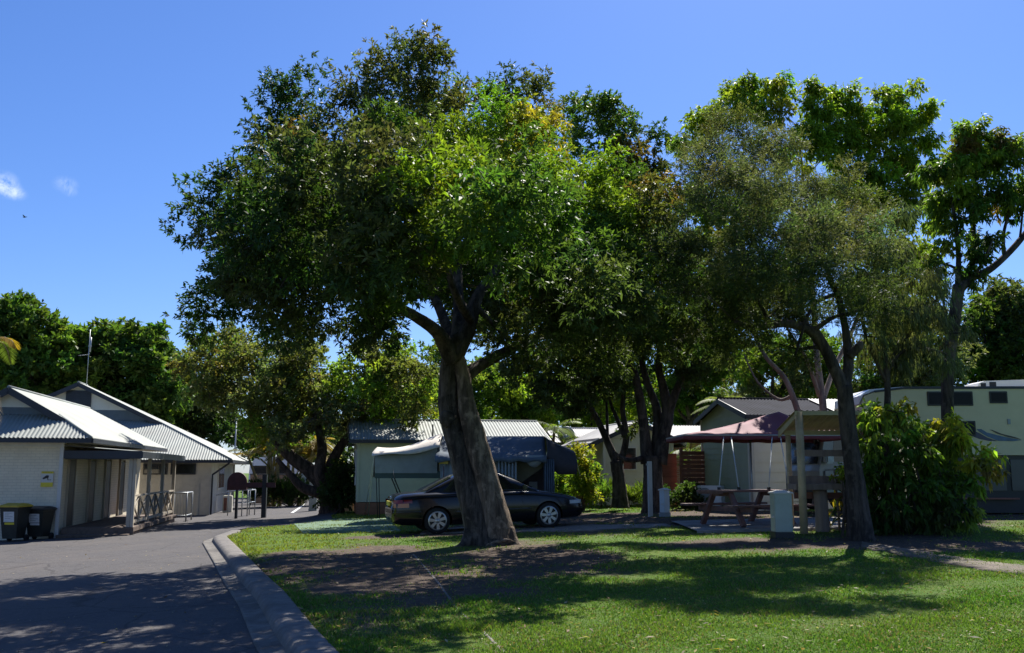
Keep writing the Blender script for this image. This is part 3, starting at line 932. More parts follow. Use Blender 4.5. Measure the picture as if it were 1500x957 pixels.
# ---- antenna mast on the rear block's ridge
q = P(127, 562, 48.0)
an = thing("antenna_mast", "thin antenna mast on the peak of the louvred gable", "antenna", q)
b = MB(); b.tube([(0, 0, -.25), (0, 0, 2.75)], .022, 6); b.build("mast", "galv", an)
b = MB(); b.tube([(.06, 0, 1.6), (.06, 0, 2.35)], .045, 8); b.box(-.02, .1, -.03, .03, 1.85, 1.95); b.build("aerial_unit", "galv", an)
b = MB(); b.tube([(-.5, 0, 1.42), (.05, 0, 1.48)], .012, 5)
for k in range(5): b.tube([(-.48 + k * .11, -.12, 1.42 + k * .012), (-.48 + k * .11, .12, 1.42 + k * .012)], .007, 4)
b.build("aerial", "galv", an)

# ---- pale pole behind the rear block
q = P(343, 690, 56.0)
b = MB(); b.tube([(q.x, q.y, -.4), (q.x, q.y, P(343, 618, 56).z)], [.05, .04], 8)
tag(b.build("pole", "galv"), "tall thin pale pole rising behind the rear block's eave", "pole")

# ---- things in front of the left buildings


def wheelie(name, label, u, v, lidmat, hgt):
    p = G(u, v)
    t = thing(name, label, "bin", (p.x, p.y, H(p.x, p.y)), R(-6), "wheelie bins by the white wall")
    b = MB(); z0, z1 = .10, hgt - .09
    w0, w1, d0, d1 = .21, .285, .2, .31
    rows = []
    for s in (0, .25, .5, .75, .93, .94, 1.0):
        ww = w0 + (w1 - w0) * s + (.02 if s > .935 else 0); dd = d0 + (d1 - d0) * s + (.02 if s > .935 else 0); z = z0 + (z1 - z0) * s
        rows.append([(-ww, -dd, z), (ww, -dd, z), (ww, dd, z), (-ww, dd, z)])
    b.grid(rows, False, True); b.add(rows[0], [(0, 1, 2, 3)])
    body = b.build("body", "dark_green_plastic", t)
    b = MB(); rows = []
    for s, k in ((0, 0), (.2, .03), (.5, .06), (.8, .045), (1, 0.02)):
        y = -.36 + s * .72
        rows.append([(-.315, y, z1 - .02), (-.315, y, z1 + .015), (-.24, y, z1 + .03 + k), (.24, y, z1 + .03 + k), (.315, y, z1 + .015), (.315, y, z1 - .02)])
    b.grid(rows, False); b.add(rows[0], [tuple(range(6))]); b.add(rows[-1], [tuple(range(6))])
    b.build("lid", lidmat, t)
    b = MB(); b.tube([(-.22, .4, z1 - .03), (.22, .4, z1 - .03)], .016, 6)
    for s in (-.2, .2): b.beam((s, .3, z1 - .05), (s, .4, z1 - .03), .03)
    b.build("handle", "black", t)
    for s in (-.26, .26):
        b = MB(); b.lathe([(.02, -.03), (.1, -.03), (.1, .03), (.02, .03)], (s, .22, .1), "X", 16, False); b.build("wheel", "tyre", t)
    b = MB()
    s0 = .60; zz = z0 + (z1 - z0) * s0
    def fy(z): return -(d0 + (d1 - d0) * (z - z0) / (z1 - z0)) - .006
    za, zb = z0 + (z1 - z0) * .52, z0 + (z1 - z0) * .84
    b.prism([(-.16, fy(za), za), (.16, fy(za), za), (.16, fy(zb), zb), (-.16, fy(zb), zb)], (0, -.004, 0))
    st = b.build("sticker", "paper", t)
    b = MB(); zc = za - .015; b.prism([(-.13, fy(zc - .06), zc - .06), (.16, fy(zc - .06), zc - .06), (.16, fy(zc), zc), (-.13, fy(zc), zc)], (0, -.004, 0))
    b.cur = 1
    for k, wd in enumerate((.2, .12, .24, .17)):
        z = zb - .05 - k * .05
        b.prism([(-.12, fy(z) - .005, z), (-.12 + wd, fy(z) - .005, z), (-.12 + wd, fy(z) - .005, z + .018), (-.12, fy(z) - .005, z + .018)], (0, -.003, 0))
    b.build("sticker_strip", ["yellow" if lidmat == "yellow_lid" else "paper", "galv"], t)
    return t


wheelie("wheelie_bin", "larger wheelie bin with a yellow lid by the white wall", 19, 794, "yellow_lid", 1.10)
wheelie("wheelie_bin", "smaller wheelie bin with a black lid nearest the wall corner", 56, 791, "black", 0.98)

# surveillance notice
c = Vector((-13.7, 29.3, -0.47)) + BV * -0.34 - AV * .02
sg = thing("warning_sign", "yellow and white sign with a camera symbol on the white wall", "sign", (c.x, c.y, P(71, 702, 29.2).z), PH)
b = MB(); b.box(-.17, .17, -.018, -.002, -.23, .23); b.build("board", "white_paint", sg)
for z0, z1 in ((.165, .23), (-.23, -.10)):
    b = MB(); b.box(-.17, .17, -.021, -.0185, z0, z1); b.build("yellow_band", "yellow", sg)
b = MB(); yy = -.0215
def plate(pts, d=.003): b.prism([(x, yy, z) for x, z in pts], (0, -d, 0))
plate([(-.13, .03), (-.11, -.01), (.05, .055), (.04, .11), (-.02, .115)])
plate([(.0, .045), (.03, .055), (.03, -.015), (.12, -.015), (.12, -.03), (.015, -.03)])
b.cur = 1
for k in range(6): plate([(-.13 + k * .045, .185), (-.10 + k * .045, .185), (-.10 + k * .045, .21), (-.13 + k * .045, .21)], .002)
b.build("camera_symbol", ["black", "yellow_lid"], sg)

# hand rails at the rear block's steps
hr = thing("hand_rail", "grey tubular hand rail by the rear block's side wall", "railing", G(352, 757))
b = MB(); z = .0
for x, y in ((-.9, 1.2), (.05, 1.2), (.05, 0.0), (.34, -.2), (.34, 1.0)): b.tube([(x, y, -.1), (x, y, 1.12)], .025, 8)
b.tube([(-.9, 1.2, 1.1), (.05, 1.2, 1.12), (.34, 1.0, 1.12), (.34, -.2, 1.12), (.05, 0, 1.12), (-.6, .2, 1.05), (-1.1, .1, .9)], .025, 8)
b.tube([(.05, 1.2, .6), (.34, 1.0, .6), (.34, -.2, .6), (.05, 0, .6)], .02, 8)
b.build("rails", "galv", hr)
q = G(333, 751)
hw = thing("hot_water_unit", "cream metal hot water unit against the rear block's side wall", "heater unit", q, PH)
b = MB(); b.box(-.22, .22, -.2, .2, 0, .82, bev=.03); b.build("casing", "cream", hw)
b = MB(); b.box(-.17, -.02, -.212, -.201, .1, .72); b.build("grille", "timber_red", hw)
b = MB(); b.tube([(.1, .1, .82), (.1, .1, 1.3)], .02, 6); b.build("pipe", "galv", hw)

# ramp fence of the verandah end
fr = thing("ramp_fence", "grey metal ramp fence beyond the verandah posts", "fence", G(268, 765), PH)
b = MB()
for x, y in ((-.6, 0), (-.6, 1.6), (.1, 1.6), (.1, 0)): b.tube([(x, y, -.1), (x, y, 1.15)], .03, 8)
b.tube([(-.6, 0, 1.13), (.1, 0, 1.13), (.1, 1.6, 1.13), (-.6, 1.6, 1.13)], .028, 8)
b.tube([(-.6, 0, .25), (.1, 0, .25), (.1, 1.6, .25)], .022, 8)
for k in range(5): b.tube([(-.48 + k * .12, 0, .25), (-.48 + k * .12, 0, 1.13)], .01, 5)
b.build("rails", "galv", fr)

# domed dark red board with rail and post
q = G(386, 759)
ds = thing("domed_sign_stand", "domed dark red board with a long rail on a black post", "sign", q)
b = MB(); b.box(-.09, .09, -.09, .09, -.1, 1.75, bev=.015); b.build("post", "black", ds)
b = MB(); b.box(-1.5, .45, -.075, -.052, 1.22, 1.42); b.build("rail", "dark_red", ds)
b = MB(); pts = [(-1.12 + .40 * math.cos(a), -.05, 1.42 + .42 * math.sin(a)) for a in np.linspace(0, math.pi, 18)]
b.prism(pts + [(-1.52, -.05, 1.12), (-.72, -.05, 1.12)], (0, .1, 0)); b.build("domed_board", "dark_red", ds)
b = MB(); b.box(-1.17, -1.07, -.05, .05, -.1, 1.118); b.build("leg", "black", ds)

# brick planter wall with caravan behind, at the far road
q0, q1 = P(366, 712, 60), P(408, 712, 60)
bw = thing("brick_wall", "low tan brick wall in front of the distant white caravan", "wall", (q0.x, 60, -.2))
b = MB(); b.box(0, q1.x - q0.x + 1.2, 0, .25, -.2, 1.55); b.build("brickwork", "tan_brick", bw)
b = MB(); b.box(-.02, q1.x - q0.x + 1.22, -.03, .28, 1.552, 1.63); b.build("coping", "concrete", bw)


def far_van(name, label, cat, loc, L, hgt, wmat, rz=0.0):
    t = thing(name, label, cat, loc, rz)
    b = MB(); pr = [(-L / 2, .5), (-L / 2 + .1, hgt - .5), (-L / 2 + .5, hgt - .08), (-L / 2 + 1.2, hgt), (L / 2 - .4, hgt), (L / 2, hgt - .4), (L / 2, .5)]
    b.prism([(x, -1.1, z) for x, z in pr], (0, 2.2, 0)); b.build("body", wmat, t)
    for x in (-L * .26, L * .18):
        b = MB(); b.box(x - .5, x + .5, -1.13, -1.102, hgt - 1.25, hgt - .6); b.build("window", "glass", t)
    b = MB(); b.box(-L / 2 + .05, L / 2 - .02, -1.12, -1.102, 1.0, 1.12); b.build("stripe", "decal_navy", t)
    for x in (-.45, .45):
        b = MB(); b.lathe([(.05, -.1), (.33, -.1), (.33, .1), (.05, .1)], (x, -.98, .33), "Y", 18, False); b.build("wheel", "tyre", t)
    return t


q = P(406, 700, 66)
far_van("caravan", "distant white caravan behind the tan brick wall", "caravan", (q.x, 66, -.1), 3.4, 2.65, "van_white")

# ---- power pedestals, posts
def pedestal(name, label, u, v, vt, w, mt, basemat, rz=0.0, grp="power pedestals on the lawn", d=None):
    p = G(u, v); t = thing(name, label, "bollard", (p.x, p.y, H(p.x, p.y)), rz, grp)
    hg = P(u, vt, p.y).z - p.z; w = w * p.y / 1416.0; d = d or w * .8
    b = MB(); b.box(-w / 2, w / 2, -d / 2, d / 2, .12, hg - .07, bev=.012); b.build("body", mt, t)
    b = MB(); b.box(-w / 2 - .012, w / 2 + .012, -d / 2 - .012, d / 2 + .012, -.15, .12); b.build("base", basemat, t)
    b = MB(); e = .025; rows = [[(-w / 2 - e, -d / 2 - e, z), (w / 2 + e, -d / 2 - e, z), (w / 2 + e, d / 2 + e, z), (-w / 2 - e, d / 2 + e, z)] for z in (hg - .07, hg - .045)]
    rows.append([(-w * .18, -d * .18, hg), (w * .18, -d * .18, hg), (w * .18, d * .18, hg), (-w * .18, d * .18, hg)])
    b.grid(rows, False, True); b.add(rows[0], [(0, 1, 2, 3)]); b.add(rows[-1], [(0, 1, 2, 3)]); b.build("cap", "white_paint", t)
    for s in (-1, 1):
        b = MB(); b.box(s * w / 2 - .03, s * w / 2 + .03, -d * .3, d * .1, hg * .42, hg * .46); b.build("outlet", "white_paint", t)
    return t


pedestal("power_bollard", "stout pale green bollard with pyramid cap in front of the picnic table", 1146, 788, 718, 26, "bollard_teal", "black", R(4))
pedestal("power_bollard", "small white bollard with pointed cap beside the thin white post", 974, 757, 715, 12, "bollard_white", "ped_grey", R(40))
pedestal("power_bollard", "tall grey pedestal at the lawn corner by the olive tree", 458, 749, 699, 11, "ped_grey", "ped_grey", R(8))
p = G(953, 757)
pt = thing("white_post", "thin tall white post in front of the twin dark trunks", "post", p)
hh = P(953, 676, p.y).z - p.z
b = MB(); b.box(-.06, .06, -.045, .045, -.2, hh, R(20), None, .008); b.build("shaft", "white_paint", pt)
b = MB(); b.box(-.1, -.055, -.03, .03, hh - .12, hh - .06); b.build("hook", "galv", pt)
# small sign on thin stake
p = G(441, 741)
ss = thing("stake_sign", "small white sign with dark figure on a black stake by the grey pedestal", "sign", p)
b = MB(); b.tube([(0, 0, -.1), (0, 0, 1.95)], .035, 6); b.build("stake", "black", ss)
b = MB(); b.box(-.02, .75, -.05, -.02, .95, 1.9, bev=.01); b.build("board", "van_white", ss)
b = MB()
b.lathe([(.001, 0), (.1, 0), (.1, -.01), (.001, -.01)], (.42, -.052, 1.62), "Y", 16, False); b.box(.25, .6, -.062, -.052, 1.38, 1.525)
b.build("figure", "black", ss)
q = G(470, 746)
b = MB(); b.box(q.x - .1, q.x + .75, q.y + 1.2, q.y + 1.9, q.z - .1, q.z + .75, bev=.04); b.box(q.x - .13, q.x + .78, q.y + 1.17, q.y + 1.93, q.z + .753, q.z + .82, bev=.02)
tag(b.build("storage_box", "dark_red"), "dark red box half hidden behind the grey pedestal", "box")

# ================================================================== CABINS


def cabin(name, label, loc, W, D, wh, boards, trim, base=0.0, roofmat="roof_pale", ridge="x", pitch=R(18), ov=0.4, ovs=0.35, step=.17, basemat=None, skirt=0.0, fascia="trim_dark"):
    t = thing(name, label, "cabin", loc, PH)
    b = MB()
    z0, z1 = skirt, wh
    lapboard(b, (0, 0), (W, 0), z0, z1, (0, -1), step); lapboard(b, (0, D), (0, 0), z0, z1, (-1, 0), step)
    lapboard(b, (W, 0), (W, D), z0, z1, (1, 0), step); lapboard(b, (W, D), (0, D), z0, z1, (0, 1), step)
    tp = math.tan(pitch)
    rz = wh + (D / 2 if ridge == "x" else W / 2) * tp
    if ridge == "x":
        for x, s in ((0, -1), (W, 1)): b.prism([(x, 0, z1), (x, D, z1), (x, D / 2, rz)], (-.03 * s, 0, 0))
    else:
        for y, s in ((0, -1), (D, 1)): b.prism([(0, y, z1), (W, y, z1), (W / 2, y, rz)], (0, -.03 * s, 0))
    b.box(.03, W - .03, .03, D - .03, z0, z1 - .02)
    b.build("wall", boards, t, fix=False)
    for x, y in ((0, 0), (W, 0), (0, D), (W, D)):
        b = MB(); b.box(x - .045, x + .045, y - .045, y + .045, z0 - .01, z1); b.build("corner_trim", trim, t)
    cp = math.cos(pitch); sp_ = math.sin(pitch); b = MB()
    if ridge == "x":
        sl = (D / 2 + ov) / cp; ez = wh - ov * tp + .03
        corr(b, (-ovs, -ov, ez), (1, 0, 0), (0, cp, sp_), 0, W + 2 * ovs, lambda u: sl)
        corr(b, (W + ovs, D + ov, ez), (-1, 0, 0), (0, -cp, sp_), 0, W + 2 * ovs, lambda u: sl)
        b.tube([(-ovs, D / 2, rz + .035), (W + ovs, D / 2, rz + .035)], .05, 6)
    else:
        sl = (W / 2 + ov) / cp; ez = wh - ov * tp + .03
        corr(b, (-ov, -ovs, ez), (0, 1, 0), (cp, 0, sp_), 0, D + 2 * ovs, lambda u: sl)
        corr(b, (W + ov, D + ovs, ez), (0, -1, 0), (-cp, 0, sp_), 0, D + 2 * ovs, lambda u: sl)
        b.tube([(W / 2, -ovs, rz + .035), (W / 2, D + ovs, rz + .035)], .05, 6)
    rf = b.build("roof", roofmat, t, fix=False)
    b = MB()
    if ridge == "x":
        for y in (-ov, D + ov): b.beam((-ovs, y, ez - .07), (W + ovs, y, ez - .07), .09, .12)
        for x in (-ovs, W + ovs):
            b.beam((x, -ov, ez - .06), (x, D / 2, rz - .06), .035, .16); b.beam((x, D + ov, ez - .06), (x, D / 2, rz - .06), .035, .16)
    else:
        for x in (-ov, W + ov): b.beam((x, -ovs, ez - .07), (x, D + ovs, ez - .07), .09, .12)
        for y in (-ovs, D + ovs):
            b.beam((-ov, y, ez - .06), (W / 2, y, rz - .06), .035, .16); b.beam((W + ov, y, ez - .06), (W / 2, y, rz - .06), .035, .16)
    b.build("fascia", fascia, rf)
    if skirt:
        b = MB()
        for k in range(int(skirt / .1) + 2):
            z = -.15 + k * .1
            if z + .09 > skirt: break
            b.box(.02, W - .02, .0, .03, z, z + .085); b.box(.0, .03, .03, D - .02, z, z + .085)
        b.box(.05, W - .05, .05, D - .05, -.2, skirt - .02)
        b.build("base_slats", basemat or "timber_orange", t)
    return t


def window(t, side, a0, a1, z0, z1, frame="white_paint", off=.022, mull=0, W=0):
    b = MB(); f = .05

    def bx(m, p0, p1, q0, q1, o0, o1):
        if side == "front": m.box(p0, p1, -o1, -o0, q0, q1)
        elif side == "left": m.box(-o1, -o0, p0, p1, q0, q1)
        else: m.box(W + o0, W + o1, p0, p1, q0, q1)
    for (p0, p1, q0, q1) in ((a0 - f, a1 + f, z0 - f, z0), (a0 - f, a1 + f, z1, z1 + f), (a0 - f, a0, z0, z1), (a1, a1 + f, z0, z1)):
        bx(b, p0, p1, q0, q1, off, off + .05)
    for k in range(mull):
        m = a0 + (a1 - a0) * (k + 1) / (mull + 1); bx(b, m - .02, m + .02, z0, z1, off, off + .045)
    w = b.build("window", frame, t)
    b = MB(); bx(b, a0, a1, z0, z1, off, off + .02); b.build("pane", "glass", w)
    return w


c1 = P(523, 750, 36.0)
C1 = cabin("pale_green_cabin", "long pale green weatherboard cabin with slatted base behind the camper trailer", (c1.x, 36.0, .0), 6.95, 4.2, 2.86, "board_green", "board_green", roofmat="roof_pale", skirt=.46, pitch=R(19), step=.13)
window(C1, "front", .95, 2.25, 1.55, 2.38, "timber_red"); window(C1, "left", 1.0, 2.6, 1.1, 2.35, "white_paint", mull=1)
window(C1, "front", 5.2, 6.2, 1.3, 2.3)
p = G(509, 749)
b = MB(); b.box(p.x - .25, p.x + .25, p.y, p.y + .3, p.z - .1, p.z + .55, bev=.02); b.box(p.x - .27, p.x + .27, p.y - .02, p.y + .32, p.z + .552, p.z + .6)
tag(b.build("meter_box", "grey_wall"), "small pale utility box at the green cabin's left end", "box")

c2 = P(822, 700, 46.0)
C2 = cabin("small_cream_cabin", "small cream cabin with bright roof and satellite dish behind the tent annexe", (c2.x, 46.0, .1), 5.2, 3.6, 2.95, "board_cream", "board_cream", roofmat="roof_white", pitch=R(19))
window(C2, "front", 1.5, 3.6, 1.2, 2.3, "trim_dark")
q = P(832, 633, 45.5)
sd = thing("satellite_dish", "white satellite dish on the small cream cabin's roof", "dish", (q.x - .1, 45.4, q.z - .6))
b = MB(); rows = []
for r_, h in ((.02, 0), (.15, .02), (.3, .06), (.4, .11)): rows.append([(r_ * math.cos(a), -h - .1, r_ * math.sin(a) + .45) for a in np.linspace(0, 2 * math.pi, 20)[:-1]])
b.grid(rows, True, True); b.build("reflector", "galv", sd, solid=.015)
b = MB(); b.tube([(0, .3, -.2), (0, 0, .2), (0, -.1, .45)], .025, 6); b.tube([(0, -.1, 0), (0, -.6, .45)], .012, 5); b.build("bracket", "galv", sd)

# cream cabin: gable wing to the front, long bright roof to the right
c3 = P(886, 738, 37.0)
C3 = cabin("cream_gable_cabin", "cream weatherboard cabin with front gable behind the twin dark trunks", (c3.x, 37.0, .12), 2.75, 4.5, 2.75, "board_cream", "white_paint", roofmat="roof_white", ridge="y", pitch=R(24), ov=.55, ovs=.25)
window(C3, "front", .75, 1.25, 1.55, 2.35)
wl = MB(); lapboard(wl, (2.78, 1.2), (7.2, 1.2), .1, 2.65, (0, -1)); wl.box(2.78, 7.2, 1.22, 4.4, .1, 2.6)
wl.build("side_wing_wall", "red_brick", C3, fix=False)
wl = MB(); cp, sp_ = math.cos(R(15)), math.sin(R(15)); corr(wl, (2.2, .7, 2.72), (1, 0, 0), (0, cp, sp_), 0, 5.4, lambda u: 2.6); corr(wl, (7.6, 5.7, 2.72), (-1, 0, 0), (0, -cp, sp_), 0, 5.4, lambda u: 2.6)
rf = wl.build("side_wing_roof", "roof_white", C3, fix=False)
wl = MB(); wl.beam((2.2, .68, 2.64), (7.6, .68, 2.64), .09, .14); wl.build("fascia", "trim_dark", rf)
# lean-to verandah on the left
wl = MB(); corr(wl, (-.2, -.1, 2.72), (0, 1, 0), (-1, 0, -.55), 0, 4.2, lambda u: 1.9); vr = wl.build("lean_to_roof", "roof_dark", C3, fix=False)
wl = MB(); wl.beam((-.2, -.14, 2.66), (-1.85, -.14, 1.76), .05, .16); wl.beam((-1.85, -.1, 1.72), (-1.85, 4, 1.72), .06, .12); wl.build("fascia", "gable_blue", vr)
wl = MB(); wl.box(-1.6, -.05, 1.6, 1.7, .1, 1.9); wl.build("lean_to_wall", "timber_red", C3)

p = P(1000, 735, 33.5)
fn = thing("slat_fence", "dark red brown horizontal slat fence under the maroon canopy's corner", "fence", (p.x, 33.5, .3), PH)
b = MB()
for k in range(13): b.box(.02, 1.0, -.012, .012, .02 + k * .152, .02 + k * .152 + (.135 if k % 5 else .12))
b.build("slats", "timber_red", fn)
for x in (-.06, .98):
    b = MB(); b.box(x, x + .1, -.05, .05, -.3, 2.1); b.build("post", "timber_red", fn)
b = MB(); b.box(-1.0, -.07, .3, .34, -.3, 1.9); b.build("side_panel", "timber_red", fn)

c4 = P(1103, 745, 30.0)
C4 = cabin("sage_cabin", "sage and white cabin with dark roof behind the picnic table", (c4.x, 30.0, .36), 6.2, 3.9, 3.0, "board_sage", "white_paint", roofmat="roof_dark", pitch=R(17), step=.2, ov=.2, ovs=.22)
b = MB(); lapboard(b, (.05, -.03), (6.15, -.03), .0, 2.9, (0, -1), .3, .02); b.box(.05, 6.15, -.03, -.0, 0, 2.9)
b.build("front_cladding", "board_white", C4, fix=False)
b = MB(); b.box(-.1, -.055, -.11, .02, 0, 2.95); b.box(-.1, .06, -.11, -.062, 0, 2.95); b.build("corner_board", "white_paint", C4)
window(C4, "front", 1.75, 2.3, 1.7, 2.35, off=.06); window(C4, "front", 3.2, 4.6, 1.2, 2.2, off=.06)
b = MB()
corr(b, (3.0, -.34, 2.98), (1, 0, 0), (0, math.cos(R(17)), math.sin(R(17))), 0, 3.6, lambda u: 2.3)
b.build("pale_roof_sheet", "roof_white", [c for c in C4.children if c.name.startswith("roof")][0], fix=False)
# air conditioner at its left end
p = P(1034, 733, 32.2)
ac = thing("air_conditioner", "white outdoor air conditioner beside the slat fence", "air conditioner", (p.x, 31.4, .45), R(-35))
b = MB(); b.box(-.42, .42, -.16, .16, .05, .68, bev=.02); b.build("casing", "van_white", ac)
b = MB(); b.lathe([(.001, 0), (.24, 0), (.24, -.012), (.001, -.012)], (-.12, -.162, .37), "Y", 24, False); b.build("fan_grille", "ped_grey", ac)
b = MB(); b.box(-.35, -.25, -.14, .14, -.2, .05); b.box(.25, .35, -.14, .14, -.2, .05); b.build("foot", "black", ac)

# ================================================================== CAMPER TRAILER TENT
ct = thing("camper_trailer", "unfolded camper trailer tent with beige fly and blue grey awning behind the black car", "camper trailer", (0, 31.0, .1))
def W(u, v, y): return P(u, v, y)
yF, yB = 30.2, 32.0
bx0, bx1 = W(549, 697, yF).x, W(646, 697, yF).x
zb = W(600, 698, yF).z
b = MB(); b.box(bx0, bx1 + .6, yF, yB, zb - .06, zb + .16); b.build("bed_base", "bed_green", ct, world=True)
b = MB(); rows = []
n = 14
prof = []
for i in range(n + 1):
    s = i / n
    x = bx0 + (bx1 - .12 - bx0) * s
    sag = -.10 * math.sin(math.pi * min(1, s * 1.2))
    zr = W(547, 657, 31.1).z + (W(632, 637, 31.1).z - W(547, 657, 31.1).z) * s ** 1.5 + sag
    ze = W(550, 664, yF).z + (W(630, 652, yF).z - W(550, 664, yF).z) * s + sag * .5
    bul = .05 * math.sin(math.pi * s)
    rows.append([(x, yF - bul, zb + .1), (x, yF - .03 - bul, (zb + ze) / 2), (x, yF, ze), (x, 31.1, zr - .03), (x, yB, ze), (x, yB, zb + .1)])
b.grid(rows, True); b.add(rows[0], [(0, 1, 2, 3, 4, 5)])
b.build("bed_tent", "canvas_grey", ct, world=True)
b = MB(); fr_ = []
for i in range(n + 1):
    s = i / n; r0 = rows[i]
    x = r0[0][0] - .06 + s * .14
    zr = r0[3][2] + .07; ze = r0[2][2]
    fr_.append([(x + .03 * math.sin(9 * s), yF - .38 + .12 * s, ze - .10 + .05 * math.sin(7 * s)), (x, yF - .2, ze + .02), (x, 30.7, (zr + ze) / 2 + .05), (x, 31.1, zr), (x, 31.6, (zr + ze) / 2 + .05), (x, yB + .3, ze - .05)])
b.grid(fr_, True); b.build("fly_sheet", "canvas_beige", ct, world=True, solid=.01)
b = MB(); x = bx0 - .03
b.grid([[(x - .05, yF + .1, zb - .02), (x - .02, 31.1, zb - .02), (x - .05, yB, zb - .02)], [(x - .03, yF + .15, zb + .4), (x, 31.1, zb + .5), (x, yB, zb + .4)], [(x, yF + .05, W(550, 664, yF).z), (x + .02, 31.1, W(547, 657, 31.1).z), (x, yB, W(550, 664, yF).z)]])
b.build("end_flap", "canvas_beige", ct, world=True, solid=.01)
for (u0, v0, u1, v1, y, rd) in ((551, 697, 553, 758, 30.4, .014), (555, 697, 556, 760, 30.3, .014), (573, 699, 588, 736, 30.6, .02), (577, 699, 592, 736, 30.6, .02), (634, 622, 634, 650, 31.8, .025)):
    b = MB(); b.tube([W(u0, v0, y), W(u1, v1, y + .2)], rd, 6); b.build("support_pole", "black", ct, world=True)
for (u0, v0, u1, v1, y) in ((549, 662, 534, 754, 30.2), (547, 680, 539, 757, 29.9), (842, 668, 862, 742, 31.0)):
    q = G(u1, v1); b = MB(); b.tube([W(u0, v0, y), q], .012, 5); b.build("guy_rope", "rope", ct, world=True)
b = MB()
b.box(bx1 + .1, bx1 + 2.2, 30.3, 32.0, .45, zb - .08, bev=.03)
tb = b.build("trailer_body", "ped_grey", ct, world=True)
for x in (bx1 + .7, bx1 + 1.6):
    b = MB(); b.lathe([(.05, -.1), (.33, -.1), (.33, .1), (.05, .1)], (x, 30.4, .36), "Y", 18, False); b.build("wheel", "tyre", ct, world=True)
# dark panel stands in for the shaded opening beside the bed end
x0, x1 = W(634, 690, 30.4).x, W(642, 690, 30.4).x
b = MB(); b.box(x0 - .1, x1 + .02, 30.35, 30.4, zb + .1, W(638, 648, 30.4).z); b.build("dark_opening", "canvas_dark", ct, world=True)
b = MB(); b.box(x1 + .02, x1 + .06, 30.3, 30.36, zb - .1, W(641, 646, 30.4).z + .05); b.build("tent_pole", "white_paint", ct, world=True)
# main awning
xa, xb_ = W(641, 640, 30.6).x, W(798, 640, 31.2).x
yA, yR = 29.6, 32.2
zr_, ze_ = W(700, 639, 31.5).z, W(760, 669, yA).z
b = MB(); rows = []
for i in range(25):
    s = i / 24; x = xa + (xb_ - xa) * s
    sg_ = .045 * math.sin(s * 4 * math.pi) ** 2
    rows.append([(x, yA - .02, ze_ - .16 - .03 * math.sin(s * 40)), (x, yA, ze_ - sg_), (x, yA + .7, ze_ + (zr_ - ze_) * .32 - .04 - sg_), (x, yA + 1.4, ze_ + (zr_ - ze_) * .68 - .03), (x, yR - .5, zr_), (x, yR + .7, ze_ + .3)])
b.grid(rows, True); b.build("awning_roof", "canvas_blue", ct, world=True, solid=.01)
# right wing (hip end)
xw = W(844, 690, 30.2).x; zw0 = W(840, 695, 30.2).z; zw1 = W(835, 660, 30.2).z
b = MB()
rows = []
for i in range(9):
    s = i / 8
    zt = zr_ + (zw1 - zr_) * s ** .8; x = xb_ + (xw - xb_) * s
    zbt = (ze_ - .1) + (zw0 - (ze_ - .1)) * min(1, s * 3)
    rows.append([(x, yA + .1 + .25 * s, zbt), (x + .02, yA + .08 + .25 * s, (zbt + zt) / 2 - .05), (x, yA + .4 + .3 * s, zt - .12), (x, yR - .5 - .5 * s, zt), (x, yR + .4 - .5 * s, zt - .4)])
b.grid(rows, True); b.build("awning_wing", "canvas_dark", ct, world=True, solid=.01)


def curtain(u0, u1, y, zt, zbm, name, mt, folds, amp=.05):
    b = MB(); xa_, xc = W(u0, 700, y).x, W(u1, 700, y).x; n = folds * 6
    r0, r1 = [], []
    for i in range(n + 1):
        s = i / n; x = xa_ + (xc - xa_) * s; yy_ = y + amp * math.sin(s * folds * 2 * math.pi)
        r0.append((x, yy_, zt)); r1.append((x, yy_ - .03, zbm))
    b.grid([r0, r1], True); b.build(name, mt, ct, world=True, solid=.008)


curtain(645, 726, 29.75, ze_ - .08, .15, "tent_wall", "canvas_grey", 9, .03)
curtain(727, 757, 29.68, ze_ - .08, .15, "curtain", "canvas_grey", 6, .06)
curtain(797, 812, 29.68, ze_ - .08, .15, "curtain", "canvas_blue", 5, .04)
b = MB(); b.box(W(757, 700, 31.6).x, W(798, 700, 31.6).x, 31.6, 31.65, .1, ze_ - .1); b.build("inner_wall", "canvas_dark", ct, world=True)
b = MB(); y = 30.0
b.poly([W(757, 671, y), W(782, 671, y), W(797, 676, y), W(796, 684, y), W(757, 712, y)]); b.build("tied_flap", "canvas_olive", ct, world=True, solid=.01)
b = MB(); rows = []
for i in range(11):
    s = i / 10; u = 768 + 29 * s; dz = 15 * math.sin(math.pi * s) ** .7
    rows.append([W(u, 667, 29.66), W(u, 670 + dz * .5, 29.62), W(u, 670 + dz, 29.66)])
b.grid(rows, True); b.build("scalloped_valance", "canvas_grey", ct, world=True, solid=.008)
b = MB(); b.box(W(775, 700, 31).x, W(787, 700, 31).x, 30.9, 31.3, .1, W(780, 706, 31).z); b.build("inner_cupboard", "ped_grey", ct, world=True)
q = W(650, 676, 29.68)
b = MB(); b.box(q.x - .14, q.x + .14, 29.62, 29.68, q.z - .08, q.z + .1); b.build("yellow_pouch", "yellow_lid", ct, world=True)
b = MB(); b.beam(W(650, 683, 29.66), W(650, 720, 29.66), .03); b.build("tent_pole", "dark_red", ct, world=True)
p = G(840, 738)
b = MB(); b.tube([(p.x, p.y, p.z - .1), (p.x + .01, p.y, W(840, 664, p.y).z)], [.08, .07], 8, .04)
tag(b.build("timber_post", "timber_grey"), "grey brown timber post under the tent's dark right wing", "post")
